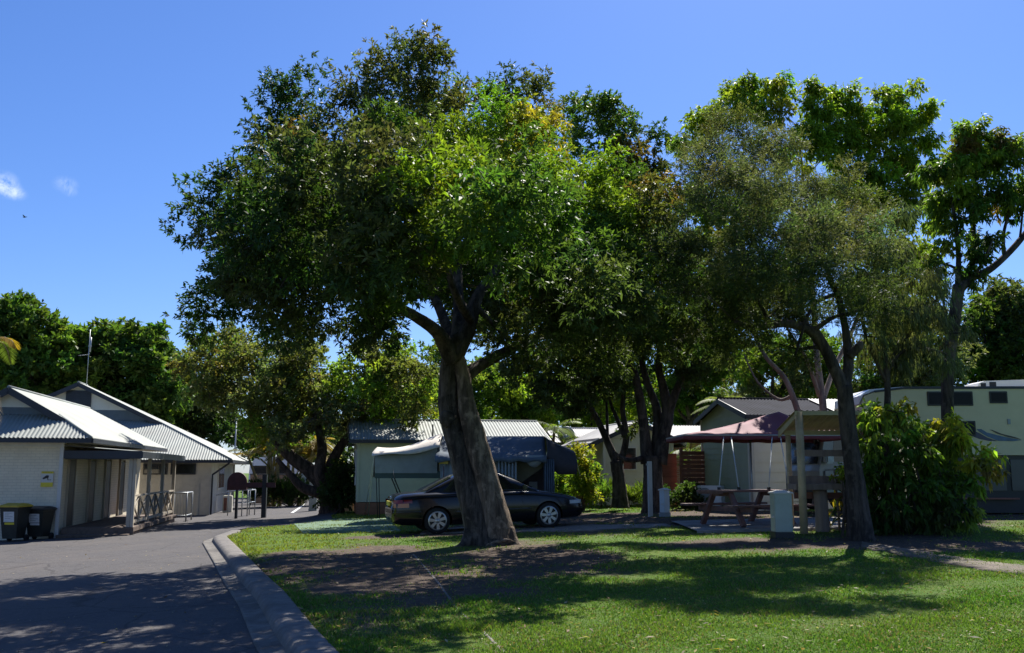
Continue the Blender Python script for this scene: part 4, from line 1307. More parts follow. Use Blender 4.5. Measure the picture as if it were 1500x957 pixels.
# ground mat on the grass
b = drape([g2(424, 768), g2(566, 760)], [g2(444, 782), g2(588, 779)], 0.016, 20, 8, .03)
tag(b.build("ground_mat", "mat_green"), "bluish green ground mat on the sunlit lawn beside the camper", "mat")

# ================================================================== CAR
pr, pf = Vector((-2.02, 24.35, 0)), Vector((.72, 25.1, 0))
yaw = math.atan2(pf.y - pr.y, pf.x - pr.x)
ax = (pf - pr).normalized()
zr0, zf0 = H(pr.x, pr.y), H(pf.x, pf.y)
org = pr - ax * 1.06
car = thing("parked_car", "black four door sedan parked on the grass behind the big tree", "car", (org.x, org.y, zr0 - (zf0 - zr0) / 2.84 * 1.06), yaw)
car.rotation_euler = (0, -math.atan2(zf0 - zr0, 2.84), yaw)
WB0, WB1 = 1.06, 3.88
ST = [  # x, half width, bottom, shoulder z, deck z
    (0.00, .62, .42, .60, .66), (.03, .72, .33, .66, .80), (.09, .80, .27, .80, .93), (.25, .86, .24, .88, .985), (.6, .895, .22, .915, 1.01), (1.06, .905, .20, .93, 1.02),
    (1.7, .91, .19, .935, 1.0), (2.4, .91, .19, .93, .98), (3.1, .91, .19, .915, .97), (3.6, .905, .20, .885, .955), (3.9, .90, .21, .85, .91), (4.3, .88, .22, .79, .84),
    (4.6, .83, .23, .70, .765), (4.78, .74, .25, .62, .69), (4.87, .64, .30, .52, .60), (4.90, .52, .36, .46, .52)]
rows = []
for x, w, zb_, zs, zt in ST:
    row = []
    for y, z in ((0, zb_), (w * .82, zb_), (w * .965, zb_ + .07), (w * .995, zb_ + .2), (w, (zb_ + zs) / 2 + .03), (w * .985, zs - .08), (w * .955, zs), (w * .86, zs + (zt - zs) * .62), (w * .6, zt - .012), (0, zt)):
        row.append((x, -y, z))
    full = row + [(p_[0], -p_[1], p_[2]) for p_ in row[-2:0:-1]]
    rows.append(full)
b = MB(); b.grid(rows, True, True); b.add(rows[0], [tuple(range(len(rows[0])))]); b.add(rows[-1], [tuple(range(len(rows[0])))])
body = b.build("body", "car_black", car)
cut = MB()
for x in (WB0, WB1):
    for s in (-1, 1): cut.lathe([(.001, -.16), (.365, -.16), (.365, .2), (.001, .2)], (x, s * .86, .31), "Y", 32, False)
co = cut.build("cutter", "black", None)
co.parent = car
bo = body.modifiers.new("arches", "BOOLEAN"); bo.object = co; bo.operation = "DIFFERENCE"; bo.solver = "EXACT"
bpy.context.view_layer.update()
dg = bpy.context.evaluated_depsgraph_get()
nm = bpy.data.meshes.new_from_object(body.evaluated_get(dg))
body.modifiers.clear(); body.data = nm
bpy.data.objects.remove(co)
# cabin shell
GH = [(.78, 1.0, .80, .75), (1.15, 1.17, .79, .66), (1.6, 1.375, .77, .585), (1.95, 1.43, .77, .57), (2.35, 1.45, .77, .565), (2.7, 1.42, .77, .57), (3.1, 1.24, .78, .63), (3.45, 1.06, .79, .70), (3.66, .965, .80, .77)]
rows = []
for x, z, wb, wt in GH:
    zb_ = .93
    f = lambda q: wb + (wt - wb) * q
    row = [(x, -wb, zb_)] + [(x, -f(q) , zb_ + (z - zb_) * q) for q in (.5, .86)] + [(x, -f(1) + .05, z - .012), (x, -f(1) * .45, z + .012), (x, 0, z + .016)]
    rows.append(row + [(p_[0], -p_[1], p_[2]) for p_ in row[-2::-1]])
b = MB(); b.grid(rows, True); b.build("cabin_roof", "car_black", car)


def gside(x, q, s, o=.006):
    xs = [g[0] for g in GH]
    z = np.interp(x, xs, [g[1] for g in GH]); wb = np.interp(x, xs, [g[2] for g in GH]); wt = np.interp(x, xs, [g[3] for g in GH])
    return (x, s * (wb + (wt - wb) * q + o), .93 + (z - .93) * q)


for s in (-1, 1):
    for (xa_, xc, x0t, x1t) in ((1.62, 2.28, 1.72, 2.28), (2.34, 3.2, 2.34, 2.82), (1.22, 1.57, 1.5, 1.62)):
        b = MB(); pts = []
        lo = np.linspace(xa_, xc, 6); hi = np.linspace(x0t, x1t, 6)
        b.grid([[gside(x, .16 if xc > 1.6 else .3, s) for x in lo], [gside((x + y) / 2, .52, s) for x, y in zip(lo, hi)], [gside(y, .84, s) for y in hi]], True)
        b.build("side_window", "glass", car)
    b = MB(); b.tube([gside(x, .11, s, .008) for x in np.linspace(1.2, 3.3, 9)], .011, 5); b.build("window_trim", "car_trim", car)
for (x0, x1) in ((.84, 1.5), (2.78, 3.58)):
    xs = [g[0] for g in GH]; rows = []
    for x in np.linspace(x0, x1, 6):
        z = float(np.interp(x, xs, [g[1] for g in GH])); wt = float(np.interp(x, xs, [g[3] for g in GH])) - .09
        rows.append([(x, y * wt, z + .022 - .012 * abs(y)) for y in np.linspace(-1, 1, 7)])
    b = MB(); b.grid(rows, True); b.build("rear_window" if x0 < 2 else "windscreen", "glass", car)


def bside(x, f, s, o=.004):
    xs = [q[0] for q in ST]
    w = float(np.interp(x, xs, [q[1] for q in ST])); zb_ = float(np.interp(x, xs, [q[2] for q in ST])); zs = float(np.interp(x, xs, [q[3] for q in ST]))
    pr_ = [(.965, zb_ + .07), (.995, zb_ + .2), (1.0, (zb_ + zs) / 2 + .03), (.985, zs - .08), (.955, zs)]
    z = f
    ww = float(np.interp(z, [p_[1] for p_ in pr_], [p_[0] for p_ in pr_]))
    return (x, s * (w * ww + o), z)


for s in (-1, 1):
    b = MB(); b.cur = 0; b.grid([[bside(x, z, s) for x in np.linspace(.03, .46, 8)] for z in (.76, .80, .845)], True)
    b.build("tail_light", "lamp_red", car)
    b = MB(); b.grid([[bside(x, z, s) for x in np.linspace(.03, .38, 8)] for z in (.66, .71, .757)], True); b.build("indicator", "lamp_amber", car)
    b = MB(); b.grid([[bside(x, z, s, .005) for x in np.linspace(4.45, 4.8, 8)] for z in (.58, .63, .665)], True); b.build("headlight", "lamp_clear", car)
    b = MB(); b.tube([bside(x, .515, s, .004) for x in np.linspace(1.52, 3.42, 8)], .018, 6)
    b.tube([bside(x, .555, s, .003) for x in np.linspace(.02, .66, 8)], .012, 6); b.build("side_moulding", "car_trim", car)
    b = MB()
    for x in (1.62, 2.31, 3.3): b.tube([bside(x - (.1 if x > 3 else 0) * (z > .6), z, s, .0005) for z in (.32, .5, .7, .86)], .004, 4)
    b.build("door_seam", "door_dark", car)
    for x in (1.78, 2.5):
        b = MB(); p_ = bside(x, .80, s, .012); b.box(p_[0], p_[0] + .17, p_[1] - .012, p_[1] + .012, .785, .82, bev=.006); b.build("door_handle", "car_black", car)
    b = MB(); b.box(3.2, 3.32, s * .92 - .1, s * .92 + .1, .97, 1.09, bev=.03); b.build("mirror", "car_black", car)
    for x in (WB0, WB1):
        b = MB(); b.lathe([(.20, -.10), (.29, -.10), (.315, -.075), (.318, 0), (.315, .075), (.29, .10), (.20, .10)], (x, s * .80, .318), "Y", 32)
        wl = b.build("wheel", "tyre", car)
        b = MB(); yo = s * .895
        b.lathe([(.200, -.012), (.228, -.012), (.232, .0), (.228, .012), (.200, .012), (.200, -.012)], (x, yo, .318), "Y", 32)
        b.lathe([(.001, s * .012), (.05, s * .012), (.062, 0), (.062, -s * .03)], (x, yo, .318), "Y", 20)
        for k in range(7):
            a = 2 * math.pi * k / 7 + .3
            b.prism([(x + r_ * math.cos(a + da), yo + s * .004, .318 + r_ * math.sin(a + da)) for r_, da in ((.05, -.55), (.205, -.2), (.205, .2), (.05, .55))], (0, -s * .02, 0))
        b.build("rim", "alloy", wl)
        b = MB(); b.lathe([(.001, 0), (.2, 0), (.2, -s * .02), (.001, -s * .02)], (x, s * .86, .318), "Y", 24, False); b.build("dark_backing", "door_dark", wl)  # black disc stands in for the shade between the spokes
b = MB(); b.box(-.006, .02, -.26, .26, .70, .81); b.build("number_plate", "yellow", car)
b = MB(); b.box(4.86, 4.905, -.42, .42, .40, .47); b.build("grille", "car_trim", car)
b = MB(); b.tube([(.25, .3, 1.0), (.18, .3, 1.55)], .004, 4); b.build("aerial", "black", car)

# ================================================================== RIGHT SIDE
# picnic table
pz = H(6.0, 22.2) + .05
ptb = thing("picnic_table", "dark red brown picnic table with benches on the slab behind the green bollard", "table", (5.45, 22.55, pz), R(27))
b = MB()
for k in range(5): b.box(-1.15, 1.15, -.38 + k * .155, -.38 + k * .155 + .145, .74, .785)
b.box(-1.12, -.98, -.36, .36, .70, .738); b.box(.98, 1.12, -.36, .36, .70, .738); b.build("table_top", "table_red", ptb)
for s in (-1, 1):
    b = MB()
    for k in range(2): b.box(-1.2, 1.2, s * .80 - .15 + k * .155, s * .80 - .15 + k * .155 + .145, .42, .465)
    b.build("bench_seat", "table_red", ptb)
    b = MB()
    x = s * .72
    b.beam((x, -.28, .74), (x, -.72, 0), .07, .13, (1, 0, 0)); b.beam((x, .28, .74), (x, .72, 0), .07, .13, (1, 0, 0))
    b.beam((x + .06, -.92, .36), (x + .06, .92, .36), .05, .11); b.beam((x, -.3, .69), (x, .3, .69), .06, .09)
    b.build("trestle_leg", "table_red", ptb)

# maroon canopy
gp = thing("shade_canopy", "maroon fabric canopy tied down over the picnic table", "canopy", (0, 25.0, .4))
zc = P(1070, 637, 24.4).z
x0, x1 = P(998, 637, 24.6).x, P(1240, 637, 24.6).x
y0, y1 = 24.2, 27.0
pk = P(1140, 604, 25.6)
b = MB()
def hip(x, y):
    sx = (x - x0) / (pk.x - x0) if x < pk.x else (x1 - x) / (x1 - pk.x)
    sy = (y - y0) / (pk.y - y0) if y < pk.y else (y1 - y) / (y1 - pk.y)
    s = max(0, min(sx, sy * 1.15, 1))
    return zc + (pk.z - zc) * (s - .10 * math.sin(math.pi * s)) + .012 * math.sin(x * 9 + y * 5)
rows = [[(x, y, hip(x, y)) for x in np.linspace(x0, x1, 44)] for y in np.linspace(y0, y1, 26)]
b.grid(rows, True)
b.build("canopy_top", "maroon", gp, world=True, solid=.012, fix=False)
b = MB()
n = 30
for ya in (y0, y1):
    b.grid([[(x0 + (x1 - x0) * i / n, ya, zc + .0) for i in range(n + 1)], [(x0 + (x1 - x0) * i / n, ya - .02, zc - .13 - .012 * math.sin(i * 1.3)) for i in range(n + 1)]], True)
for xa_ in (x0, x1):
    b.grid([[(xa_, y0 + (y1 - y0) * i / n, zc) for i in range(n + 1)], [(xa_, y0 + (y1 - y0) * i / n, zc - .12) for i in range(n + 1)]], True)
b.build("valance", "maroon", gp, world=True, solid=.01)
for x, y in ((P(1101, 700, y1).x, y1 - .02), (x1 - .1, y0 + .1), (x1 - .1, y1 - .1)):
    b = MB(); b.tube([(x, y, .1), (x, y, zc - .02)], .028, 8); b.build("pole", "galv", gp, world=True)
b = MB()
b.tube([(x0, y0, zc - .02), (x1, y0, zc - .02), (x1, y1, zc - .02), (x0, y1, zc - .02), (x0, y0, zc - .02)], .022, 6)
b.build("frame", "galv", gp, world=True)
ty = 22.5; tz = pz + .80
for (u0, u1) in ((1060, 1053), (1071, 1082), (1131, 1126), (1143, 1156)):
    e = P(u1, 712, ty); e.z = tz
    b = MB(); b.tube([P(u0, 640, y0), e], .013, 5); tro = b.build("tie_rope", "rope", gp, world=True)
    b = MB(); b.box(e.x - .035, e.x + .035, e.y - .02, e.y + .02, tz - .02, tz + .045); hk = b.build("rope_hook", "black", gp, world=True); hk.parent = tro

# picnic shelter over the log bench
sh = thing("picnic_shelter", "small open shelter with yellowed sheet roof on timber posts beside the leaning tree", "shelter", (6.0, 20.4, .3))
xl = P(1170, 602, 20.4).x; xr = P(1272, 602, 20.4).x; zh = P(1200, 602, 20.4).z; zl = P(1200, 631, 21.9).z
b = MB(); corr(b, (xl - .1, 20.35, zh), (1, 0, 0), (0, 1.55, zl - zh), 0, xr - xl + .2, lambda u: math.hypot(1.55, zl - zh), pitch=.12, amp=.014)
b.build("roof", "shelter_cream", sh, world=True, fix=False)
b = MB(); b.beam((xl - .1, 20.36, zh - .05), (xr + .1, 20.36, zh - .05), .04, .09)
for x in (xl - .06, xr + .06): b.prism([(x, 20.36, zh - .02), (x, 21.85, zl - .02), (x, 21.85, zl - .16), (x, 20.36, zh - .12)], (.03, 0, 0))
b.beam((xl, 21.6, zl - .06), (xr, 21.6, zl - .06), .06, .1); b.build("roof_beam", "shelter_cream", sh, world=True)
for x, y in ((xl, 20.4), (xr, 20.4), (xl + .12, 21.7), (xr, 21.7)):
    b = MB(); b.tube([(x, y, .1), (x, y, (zh if y < 21 else zl) - .02)], .085 if y < 21 else .06, 10); b.build("post", "shelter_post", sh, world=True)
zz = P(1200, 664, 21.0).z
b = MB(); b.box(xl + .06, xr, 21.0, 21.06, zz - .07, zz + .07); b.build("cross_rail", "timber_grey", sh, world=True)

lb = thing("log_bench", "heavy timber bench top on a thick log under the shelter", "bench", (P(1205, 772, 20.9).x, 20.9, H(6.7, 20.9)))
zt = P(1205, 709, 20.9).z - lb.location.z
b = MB(); b.box(-.62, .75, -.3, .3, zt - .12, zt); b.box(-.60, .73, .24, .3, zt + .002, zt + .17); b.build("bench_top", "timber_grey", lb)
b = MB(); b.tube([(0, 0, -.1), (.0, 0, .3), (-.02, 0, zt - .13)], [.17, .145, .15], 14, .05, sub=3); b.build("log_leg", "timber_grey", lb)
b = MB(); b.beam((-.55, .1, zt - .25), (.65, .1, zt - .25), .06, .13); b.build("under_rail", "timber_red", lb)

# truck (front of the tow vehicle) behind the shelter
tk = P(1225, 740, 27.5)
tr = thing("tow_truck", "grey truck cab with dark windscreen glimpsed behind the shelter posts", "truck", (tk.x, 27.6, .5), R(14))
b = MB()
pr_ = [(-1.0, .5), (-1.0, 1.1), (-.96, 1.25), (-.8, 2.0), (-.66, 2.2), (.9, 2.25), (1.0, 1.3), (1.0, .5)]
b.prism([(x, -.9, z) for x, z in pr_], (0, 1.8, 0)); b.box(-.9, .95, -.95, .95, .45, 1.15, bev=.05); b.build("cab", "truck_grey", tr)
b = MB(); b.prism([(-.6, -.907, 1.35), (.7, -.907, 1.35), (.68, -.907, 2.05), (-.5, -.907, 2.05)], (0, .004, 0)); b.build("side_window", "glass", tr)
b = MB(); b.prism([(-.985, -.75, 1.3), (-.985, .75, 1.3), (-.83, .7, 1.98), (-.83, -.7, 1.98)], (-.012, 0, -.0)); b.build("windscreen", "glass", tr)
b = MB(); b.box(-1.06, -1.0, -.8, .8, .5, .75, bev=.02); b.build("bumper", "black", tr)
b = MB(); b.box(-.95, -.7, -1.2, -1.0, 1.3, 1.65, bev=.04); b.beam((-.7, -.9, 1.4), (-.85, -1.1, 1.45), .03); b.build("mirror", "galv", tr)
for y in (-.75, .75):
    b = MB(); b.lathe([(.1, -.12), (.42, -.12), (.44, 0), (.42, .12), (.1, .12)], (-.2, y, .42), "Y", 20); b.build("wheel", "tyre", tr)

# big raised caravan
vz = H(10.5, 26.0)
vx0 = P(1262, 600, 26.0).x
VL = 8.2
cv = thing("raised_caravan", "large cream caravan with raised nose and blue swoosh behind the broad leaved shrub", "caravan", (vx0, 26.0, vz), R(-1.5))
ztop = P(1420, 569, 26.0).z - vz; zbt = P(1440, 667, 26.0).z - vz
b = MB()
pr_ = [(.0, zbt + .75), (.0, ztop - .42), (.12, ztop - .2), (.4, ztop - .1), (1.2, ztop), (VL, ztop), (VL, zbt), (2.4, zbt), (2.2, zbt + .55), (.3, zbt + .55)]
b.prism([(x, 0, z) for x, z in pr_], (0, 2.4, 0))
b.build("body", "van_cream", cv, fix=True)
b = MB()
z = zbt + .12
while z < ztop - .1:
    b.beam((2.35 if z < zbt + .6 else .15 if z < ztop - .45 else 1.0, -.001, z), (VL, -.001, z), .006, .012); z += .16
b.build("cladding_rib", "van_cream", cv)
b = MB(); b.beam((1.2, .0, ztop + .01), (VL, .0, ztop + .01), .05, .07); b.beam((.38, .0, ztop - .09), (1.2, 0, ztop + .01), .05, .06); b.build("roof_rail", "trim_dark", cv)
b = MB(); b.prism([(-.02, .1, ztop - .42), (.1, .1, ztop - .18), (.38, .1, ztop - .075), (1.2, .1, ztop + .03), (1.2, .1, ztop + .05), (.3, .1, ztop - .02), (.0, .1, ztop - .2)], (0, 2.2, 0)); b.build("nose_cap", "van_white", cv)


def vx(u): return P(u, 600, 26.0).x - vx0
def vzz(v): return P(1420, v, 26.0).z - vz
for (u0, u1, v0, v1) in ((1358, 1424, 574, 595), (1448, 1474, 574, 591.5), (1360, 1425, 617, 639)):
    b = MB(); b.box(vx(u0), vx(u1), -.03, -.004, vzz(v1), vzz(v0), bev=.01); w = b.build("window", "black", cv)
    b = MB(); b.box(vx(u0) + .04, vx(u1) - .04, -.036, -.031, vzz(v1) + .04, vzz(v0) - .04); b.build("pane", "tint_pane", w)
b = MB(); b.box(vx(1471.5), vx(1475.5), -.03, -.004, vzz(622), vzz(614.5)); b.build("vent", "ped_grey", cv)


def swoosh(pts, mt, o, nm):
    b = MB(); b.prism([(vx(u), -o, vzz(v)) for u, v in pts], (0, .004, 0)); b.build(nm, mt, cv)


swoosh([(1416, 638), (1424, 632), (1432, 636), (1440, 641), (1455, 646.4), (1443, 646.4), (1428, 643)], "decal_navy", .008, "decal")
swoosh([(1426, 629), (1433, 629), (1441, 634), (1464, 640), (1490, 645), (1478, 646.8), (1456, 646.2), (1441, 640), (1430, 633)], "decal_blue", .0125, "decal")
swoosh([(1445, 629.5), (1449, 630.5), (1462, 636), (1480, 640.5), (1490, 644.3), (1470, 640.5), (1455, 635.5)], "decal_black", .017, "decal")
b = MB(); b.box(2.45, VL, .06, 2.3, .06, zbt - .003); b.build("chassis_skirt", "black", cv)
for x in (2.9, 3.9):
    b = MB(); b.box(x, x + .85, .03, .055, .65, zbt - .12); b.build("locker_door", "car_trim", cv)
for x in (4.75, 5.85):
    b = MB(); b.lathe([(.1, -.14), (.46, -.14), (.5, -.05), (.5, .05), (.46, .14), (.1, .14)], (x, .12, .5), "Y", 26); w = b.build("wheel", "tyre", cv)
    b = MB(); b.lathe([(.001, -.02), (.12, -.03), (.25, .0), (.26, .03)], (x, .02, .5), "Y", 22); b.build("hub", "car_trim", w)
b = MB(); b.box(2.5, 4.0, -.12, .058, .42, .46); b.build("side_step", "timber_red", cv)
x = vx(1444)
b = MB(); b.prism([(x, .5, ztop + .04), (x + .06, .5, ztop + .19), (x + .22, .5, ztop + .24), (x + 1.5, .5, ztop + .28), (x + 1.7, .5, ztop + .04)], (0, .9, 0)); ra = b.build("roof_unit", "van_white", cv)
b = MB(); b.box(x + .1, x + .24, .49, .497, ztop + .08, ztop + .18); b.box(x + .34, x + .52, .49, .497, ztop + .08, ztop + .21); b.build("roof_unit_vent", "black", ra)

# bird far off in the sky
q = P(36, 318, 120)
bd = MB(); bd.tube([(q.x - .25, q.y, q.z), (q.x, q.y, q.z - .02), (q.x + .3, q.y, q.z + .02)], [.02, .09, .02], 8, sub=3)
bd.add([(q.x - .1, q.y, q.z + .03), (q.x + .1, q.y, q.z + .03), (q.x + .12, q.y - .55, q.z + .13), (q.x + .0, q.y - .6, q.z + .13), (q.x + .12, q.y + .55, q.z + .13), (q.x, q.y + .6, q.z + .13)], [(0, 1, 2, 3), (1, 0, 5, 4)])
tag(bd.build("bird", "bird"), "tiny dark bird gliding in the open sky", "bird")
# ================================================================== VEGETATION
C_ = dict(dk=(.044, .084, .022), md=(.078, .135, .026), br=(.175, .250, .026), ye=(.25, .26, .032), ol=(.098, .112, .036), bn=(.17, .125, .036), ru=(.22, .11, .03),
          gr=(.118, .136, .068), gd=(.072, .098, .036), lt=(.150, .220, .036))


def L(*pts):
    return [(P(u, v, y), r) + tuple(rest) for (u, v, y, r, *rest) in pts]


# ---- the big tree
gb = G(716, 797); Y = gb.y
base = (gb.x, gb.y, H(gb.x, gb.y))
limbs = [
    [(P(712, 803, Y), .50, 0), (P(710, 792, Y), .38, 0)] + L((696, 740, Y, .31), (682, 690, Y + .05, .265), (667, 640, Y + .1, .235), (657, 600, Y + .12, .205), (656, 560, Y + .1, .19), (661, 520, Y + .05, .175), (670, 495, Y, .17)),
    [(P(733, 803, Y - .15), .42, 1), (P(731, 792, Y - .12), .34, 1)] + L((722, 745, Y - .14, .275), (709, 690, Y - .12, .245), (695, 640, Y - .08, .215), (684, 595, Y - .04, .18), (679, 555, Y, .145), (669, 515, Y, .12)),
    [(P(693, 770, Y - .05), .16, 0), (P(681, 797, Y - .3), .10, 0), (P(662, 806, Y - .6), .03, 0)],
    [(P(722, 780, Y - .2), .16, 0), (P(724, 806, Y - .55), .09, 0), (P(718, 818, Y - 1.1), .03, 0)],
    [(P(742, 778, Y - .12), .16, 1), (P(756, 800, Y - .3), .09, 1), (P(780, 808, Y - .5), .03, 1)],
    L((660, 618, Y - .05, .17), (652, 611, Y - .1, .16), (646, 606, Y - .12, .07)),
    L((664, 530, Y, .19), (650, 500, Y - .2, .16), (636, 482, Y - .5, .13), (606, 462, Y - .9, .105), (565, 440, Y - 1.2, .085), (520, 415, Y - 1.4, .07), (430, 355, Y - 1.2, .05), (345, 385, Y - .8, .03)),
    L((664, 525, Y, .2), (684, 487, Y + .1, .18), (693, 455, Y + .2, .145), (703, 428, Y + .3, .12), (724, 400, Y + .5, .10), (742, 360, Y + .6, .08), (760, 300, Y + .8, .06), (780, 220, Y + .8, .04)),
    L((690, 470, Y, .10), (675, 445, Y - .4, .09), (664, 420, Y - .9, .07), (640, 340, Y - 1.5, .05), (620, 240, Y - 1.5, .035)),
    L((672, 560, Y + .1, .16), (700, 538, Y + .4, .13), (740, 515, Y + .7, .11), (790, 490, Y + .8, .09), (850, 450, Y + .8, .06), (900, 400, Y + .8, .04)),
    L((662, 520, Y, .15), (655, 480, Y + .8, .12), (620, 400, Y + 1.8, .09), (560, 280, Y + 2.4, .06), (540, 160, Y + 2, .035)),
    L((668, 500, Y, .13), (672, 440, Y + .6, .11), (665, 320, Y + 1.1, .08), (640, 180, Y + 1.1, .05), (605, 70, Y + 1, .025)),
]
bl = [  # lit and shaded crown areas put into lobe colours, along with leaf pigment
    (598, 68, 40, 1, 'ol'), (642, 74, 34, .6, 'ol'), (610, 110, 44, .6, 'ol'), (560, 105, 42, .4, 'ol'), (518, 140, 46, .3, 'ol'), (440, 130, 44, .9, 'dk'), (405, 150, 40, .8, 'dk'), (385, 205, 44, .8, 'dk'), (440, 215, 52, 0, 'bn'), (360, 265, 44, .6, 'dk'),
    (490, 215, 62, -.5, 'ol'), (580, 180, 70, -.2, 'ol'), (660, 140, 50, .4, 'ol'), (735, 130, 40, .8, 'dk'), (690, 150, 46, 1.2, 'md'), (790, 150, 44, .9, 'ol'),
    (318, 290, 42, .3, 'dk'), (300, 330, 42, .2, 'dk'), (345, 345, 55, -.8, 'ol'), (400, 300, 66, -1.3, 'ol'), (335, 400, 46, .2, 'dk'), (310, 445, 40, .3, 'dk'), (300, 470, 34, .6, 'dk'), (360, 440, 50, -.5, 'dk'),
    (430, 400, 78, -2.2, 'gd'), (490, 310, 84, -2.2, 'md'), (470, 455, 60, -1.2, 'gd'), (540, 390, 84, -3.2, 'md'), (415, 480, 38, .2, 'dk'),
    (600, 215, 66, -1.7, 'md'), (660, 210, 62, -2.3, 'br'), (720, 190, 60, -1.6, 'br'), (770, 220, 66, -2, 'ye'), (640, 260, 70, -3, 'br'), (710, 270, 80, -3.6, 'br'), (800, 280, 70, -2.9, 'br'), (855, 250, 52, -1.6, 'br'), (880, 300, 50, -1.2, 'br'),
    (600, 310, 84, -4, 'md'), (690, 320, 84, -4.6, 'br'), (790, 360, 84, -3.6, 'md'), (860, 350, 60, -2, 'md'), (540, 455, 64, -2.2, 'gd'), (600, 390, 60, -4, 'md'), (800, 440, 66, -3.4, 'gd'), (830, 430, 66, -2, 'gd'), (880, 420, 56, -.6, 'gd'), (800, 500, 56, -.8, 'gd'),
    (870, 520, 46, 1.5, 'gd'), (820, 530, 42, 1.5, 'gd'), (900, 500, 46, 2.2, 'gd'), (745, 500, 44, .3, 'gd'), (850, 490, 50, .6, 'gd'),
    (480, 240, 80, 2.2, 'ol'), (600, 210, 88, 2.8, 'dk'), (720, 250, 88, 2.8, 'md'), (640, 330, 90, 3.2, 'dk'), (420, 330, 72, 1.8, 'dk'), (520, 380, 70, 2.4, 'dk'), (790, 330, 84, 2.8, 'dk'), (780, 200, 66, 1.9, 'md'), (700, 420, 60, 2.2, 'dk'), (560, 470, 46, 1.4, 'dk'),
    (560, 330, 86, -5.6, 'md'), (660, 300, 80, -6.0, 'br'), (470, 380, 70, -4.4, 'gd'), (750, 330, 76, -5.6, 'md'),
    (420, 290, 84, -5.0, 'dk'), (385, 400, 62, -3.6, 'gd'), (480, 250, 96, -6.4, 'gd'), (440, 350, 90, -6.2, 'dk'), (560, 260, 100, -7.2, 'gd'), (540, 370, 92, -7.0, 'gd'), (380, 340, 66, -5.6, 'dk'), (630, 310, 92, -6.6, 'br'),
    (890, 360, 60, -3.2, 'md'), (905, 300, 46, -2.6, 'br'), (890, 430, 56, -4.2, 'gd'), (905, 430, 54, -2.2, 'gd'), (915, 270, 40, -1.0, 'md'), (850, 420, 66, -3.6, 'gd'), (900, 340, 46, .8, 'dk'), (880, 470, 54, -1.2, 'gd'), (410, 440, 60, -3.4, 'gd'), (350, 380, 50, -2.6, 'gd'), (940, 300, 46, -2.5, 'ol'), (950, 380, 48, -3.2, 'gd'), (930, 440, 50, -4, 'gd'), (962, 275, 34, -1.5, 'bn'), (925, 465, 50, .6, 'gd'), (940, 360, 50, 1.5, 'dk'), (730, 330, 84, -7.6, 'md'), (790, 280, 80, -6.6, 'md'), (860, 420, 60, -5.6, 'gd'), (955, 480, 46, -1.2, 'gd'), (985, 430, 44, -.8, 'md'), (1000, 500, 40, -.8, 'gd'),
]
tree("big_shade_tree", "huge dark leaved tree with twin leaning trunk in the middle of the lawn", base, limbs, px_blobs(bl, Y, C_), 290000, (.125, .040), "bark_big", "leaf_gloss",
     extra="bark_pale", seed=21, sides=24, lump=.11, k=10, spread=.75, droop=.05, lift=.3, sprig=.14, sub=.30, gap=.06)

# ---- far glossy trees on the left
def simple_tree(name, label, u, Y, crown_px, total, leaf, cols, bark="bark_dark", leafm="leaf_gloss", seed=1, trunk_r=.28, group=None, nb=22, vb=None, shape=1.0, low=None, **kw):
    """crown_px: list of (u, v, r) outline lobes, filled with blobs at several depths"""
    q = P(u, 700, Y); bz = H(q.x, Y); base = (q.x, Y, bz)
    rr = random.Random(seed); bl = []
    for (cu, cv, cr) in crown_px:
        for dz in ((-.5, .5) if cr * Y / 1416 < 1.2 else (-.75, 0, .75)):
            rad = cr * Y / 1416
            bl.append((tuple(P(cu + rr.uniform(-.15, .15) * cr, cv + rr.uniform(-.1, .1) * cr, Y + dz * rad * 1.2)), rad * rr.uniform(.8, 1.0), C_[rr.choice(cols)]))
    cu = sum(p[0] for p in crown_px) / len(crown_px); cvv = sum(p[1] for p in crown_px) / len(crown_px)
    vlow = max(p[1] + p[2] for p in crown_px) if low is None else low
    b0 = Vector((q.x, Y, bz - .15)); fk = P(u + (cu - u) * .3, vlow, Y)
    if fk.z < bz + .8: fk.z = bz + .8
    mid = P(cu, cvv, Y)
    limbs = [[(b0, trunk_r * 1.35), (Vector((q.x, Y, bz + .25)), trunk_r), (fk, trunk_r * .75), (fk.lerp(mid, .6), trunk_r * .5), (mid, trunk_r * .3)]]
    for k in range(3):
        e = Vector(bl[rr.randrange(len(bl))][0]); limbs.append([(fk, trunk_r * .5), (fk.lerp(e, .5) + Vector((0, 0, -.2)), trunk_r * .35), (e, trunk_r * .12)])
    return tree(name, label, base, limbs, bl, total, leaf, bark, leafm, group, seed=seed, sides=9, **kw)


BG = "trees standing behind the buildings"
simple_tree("glossy_tree", "leafy dark green tree at the far left edge behind the verandah block", 30, 62, [(30, 455, 32), (-5, 470, 40), (60, 480, 36), (20, 510, 50), (85, 515, 38), (-30, 520, 50), (50, 555, 50), (100, 565, 38), (0, 560, 50), (95, 490, 22)], 42000, (.42, .19), ['md', 'md', 'lt', 'lt'], seed=31, group=BG, k=8, spread=.8, sub=.22, gap=.22, lift=.5, low=600)
simple_tree("glossy_tree", "rounded dark green tree behind the antenna mast", 190, 64, [(180, 495, 36), (145, 500, 30), (215, 505, 34), (125, 530, 36), (170, 545, 52), (225, 545, 44), (250, 525, 22), (250, 570, 38), (200, 600, 50), (140, 590, 40)], 42000, (.42, .19), ['md', 'md', 'lt', 'md'], seed=32, group=BG, k=8, spread=.8, sub=.22, gap=.2, lift=.5, low=640)
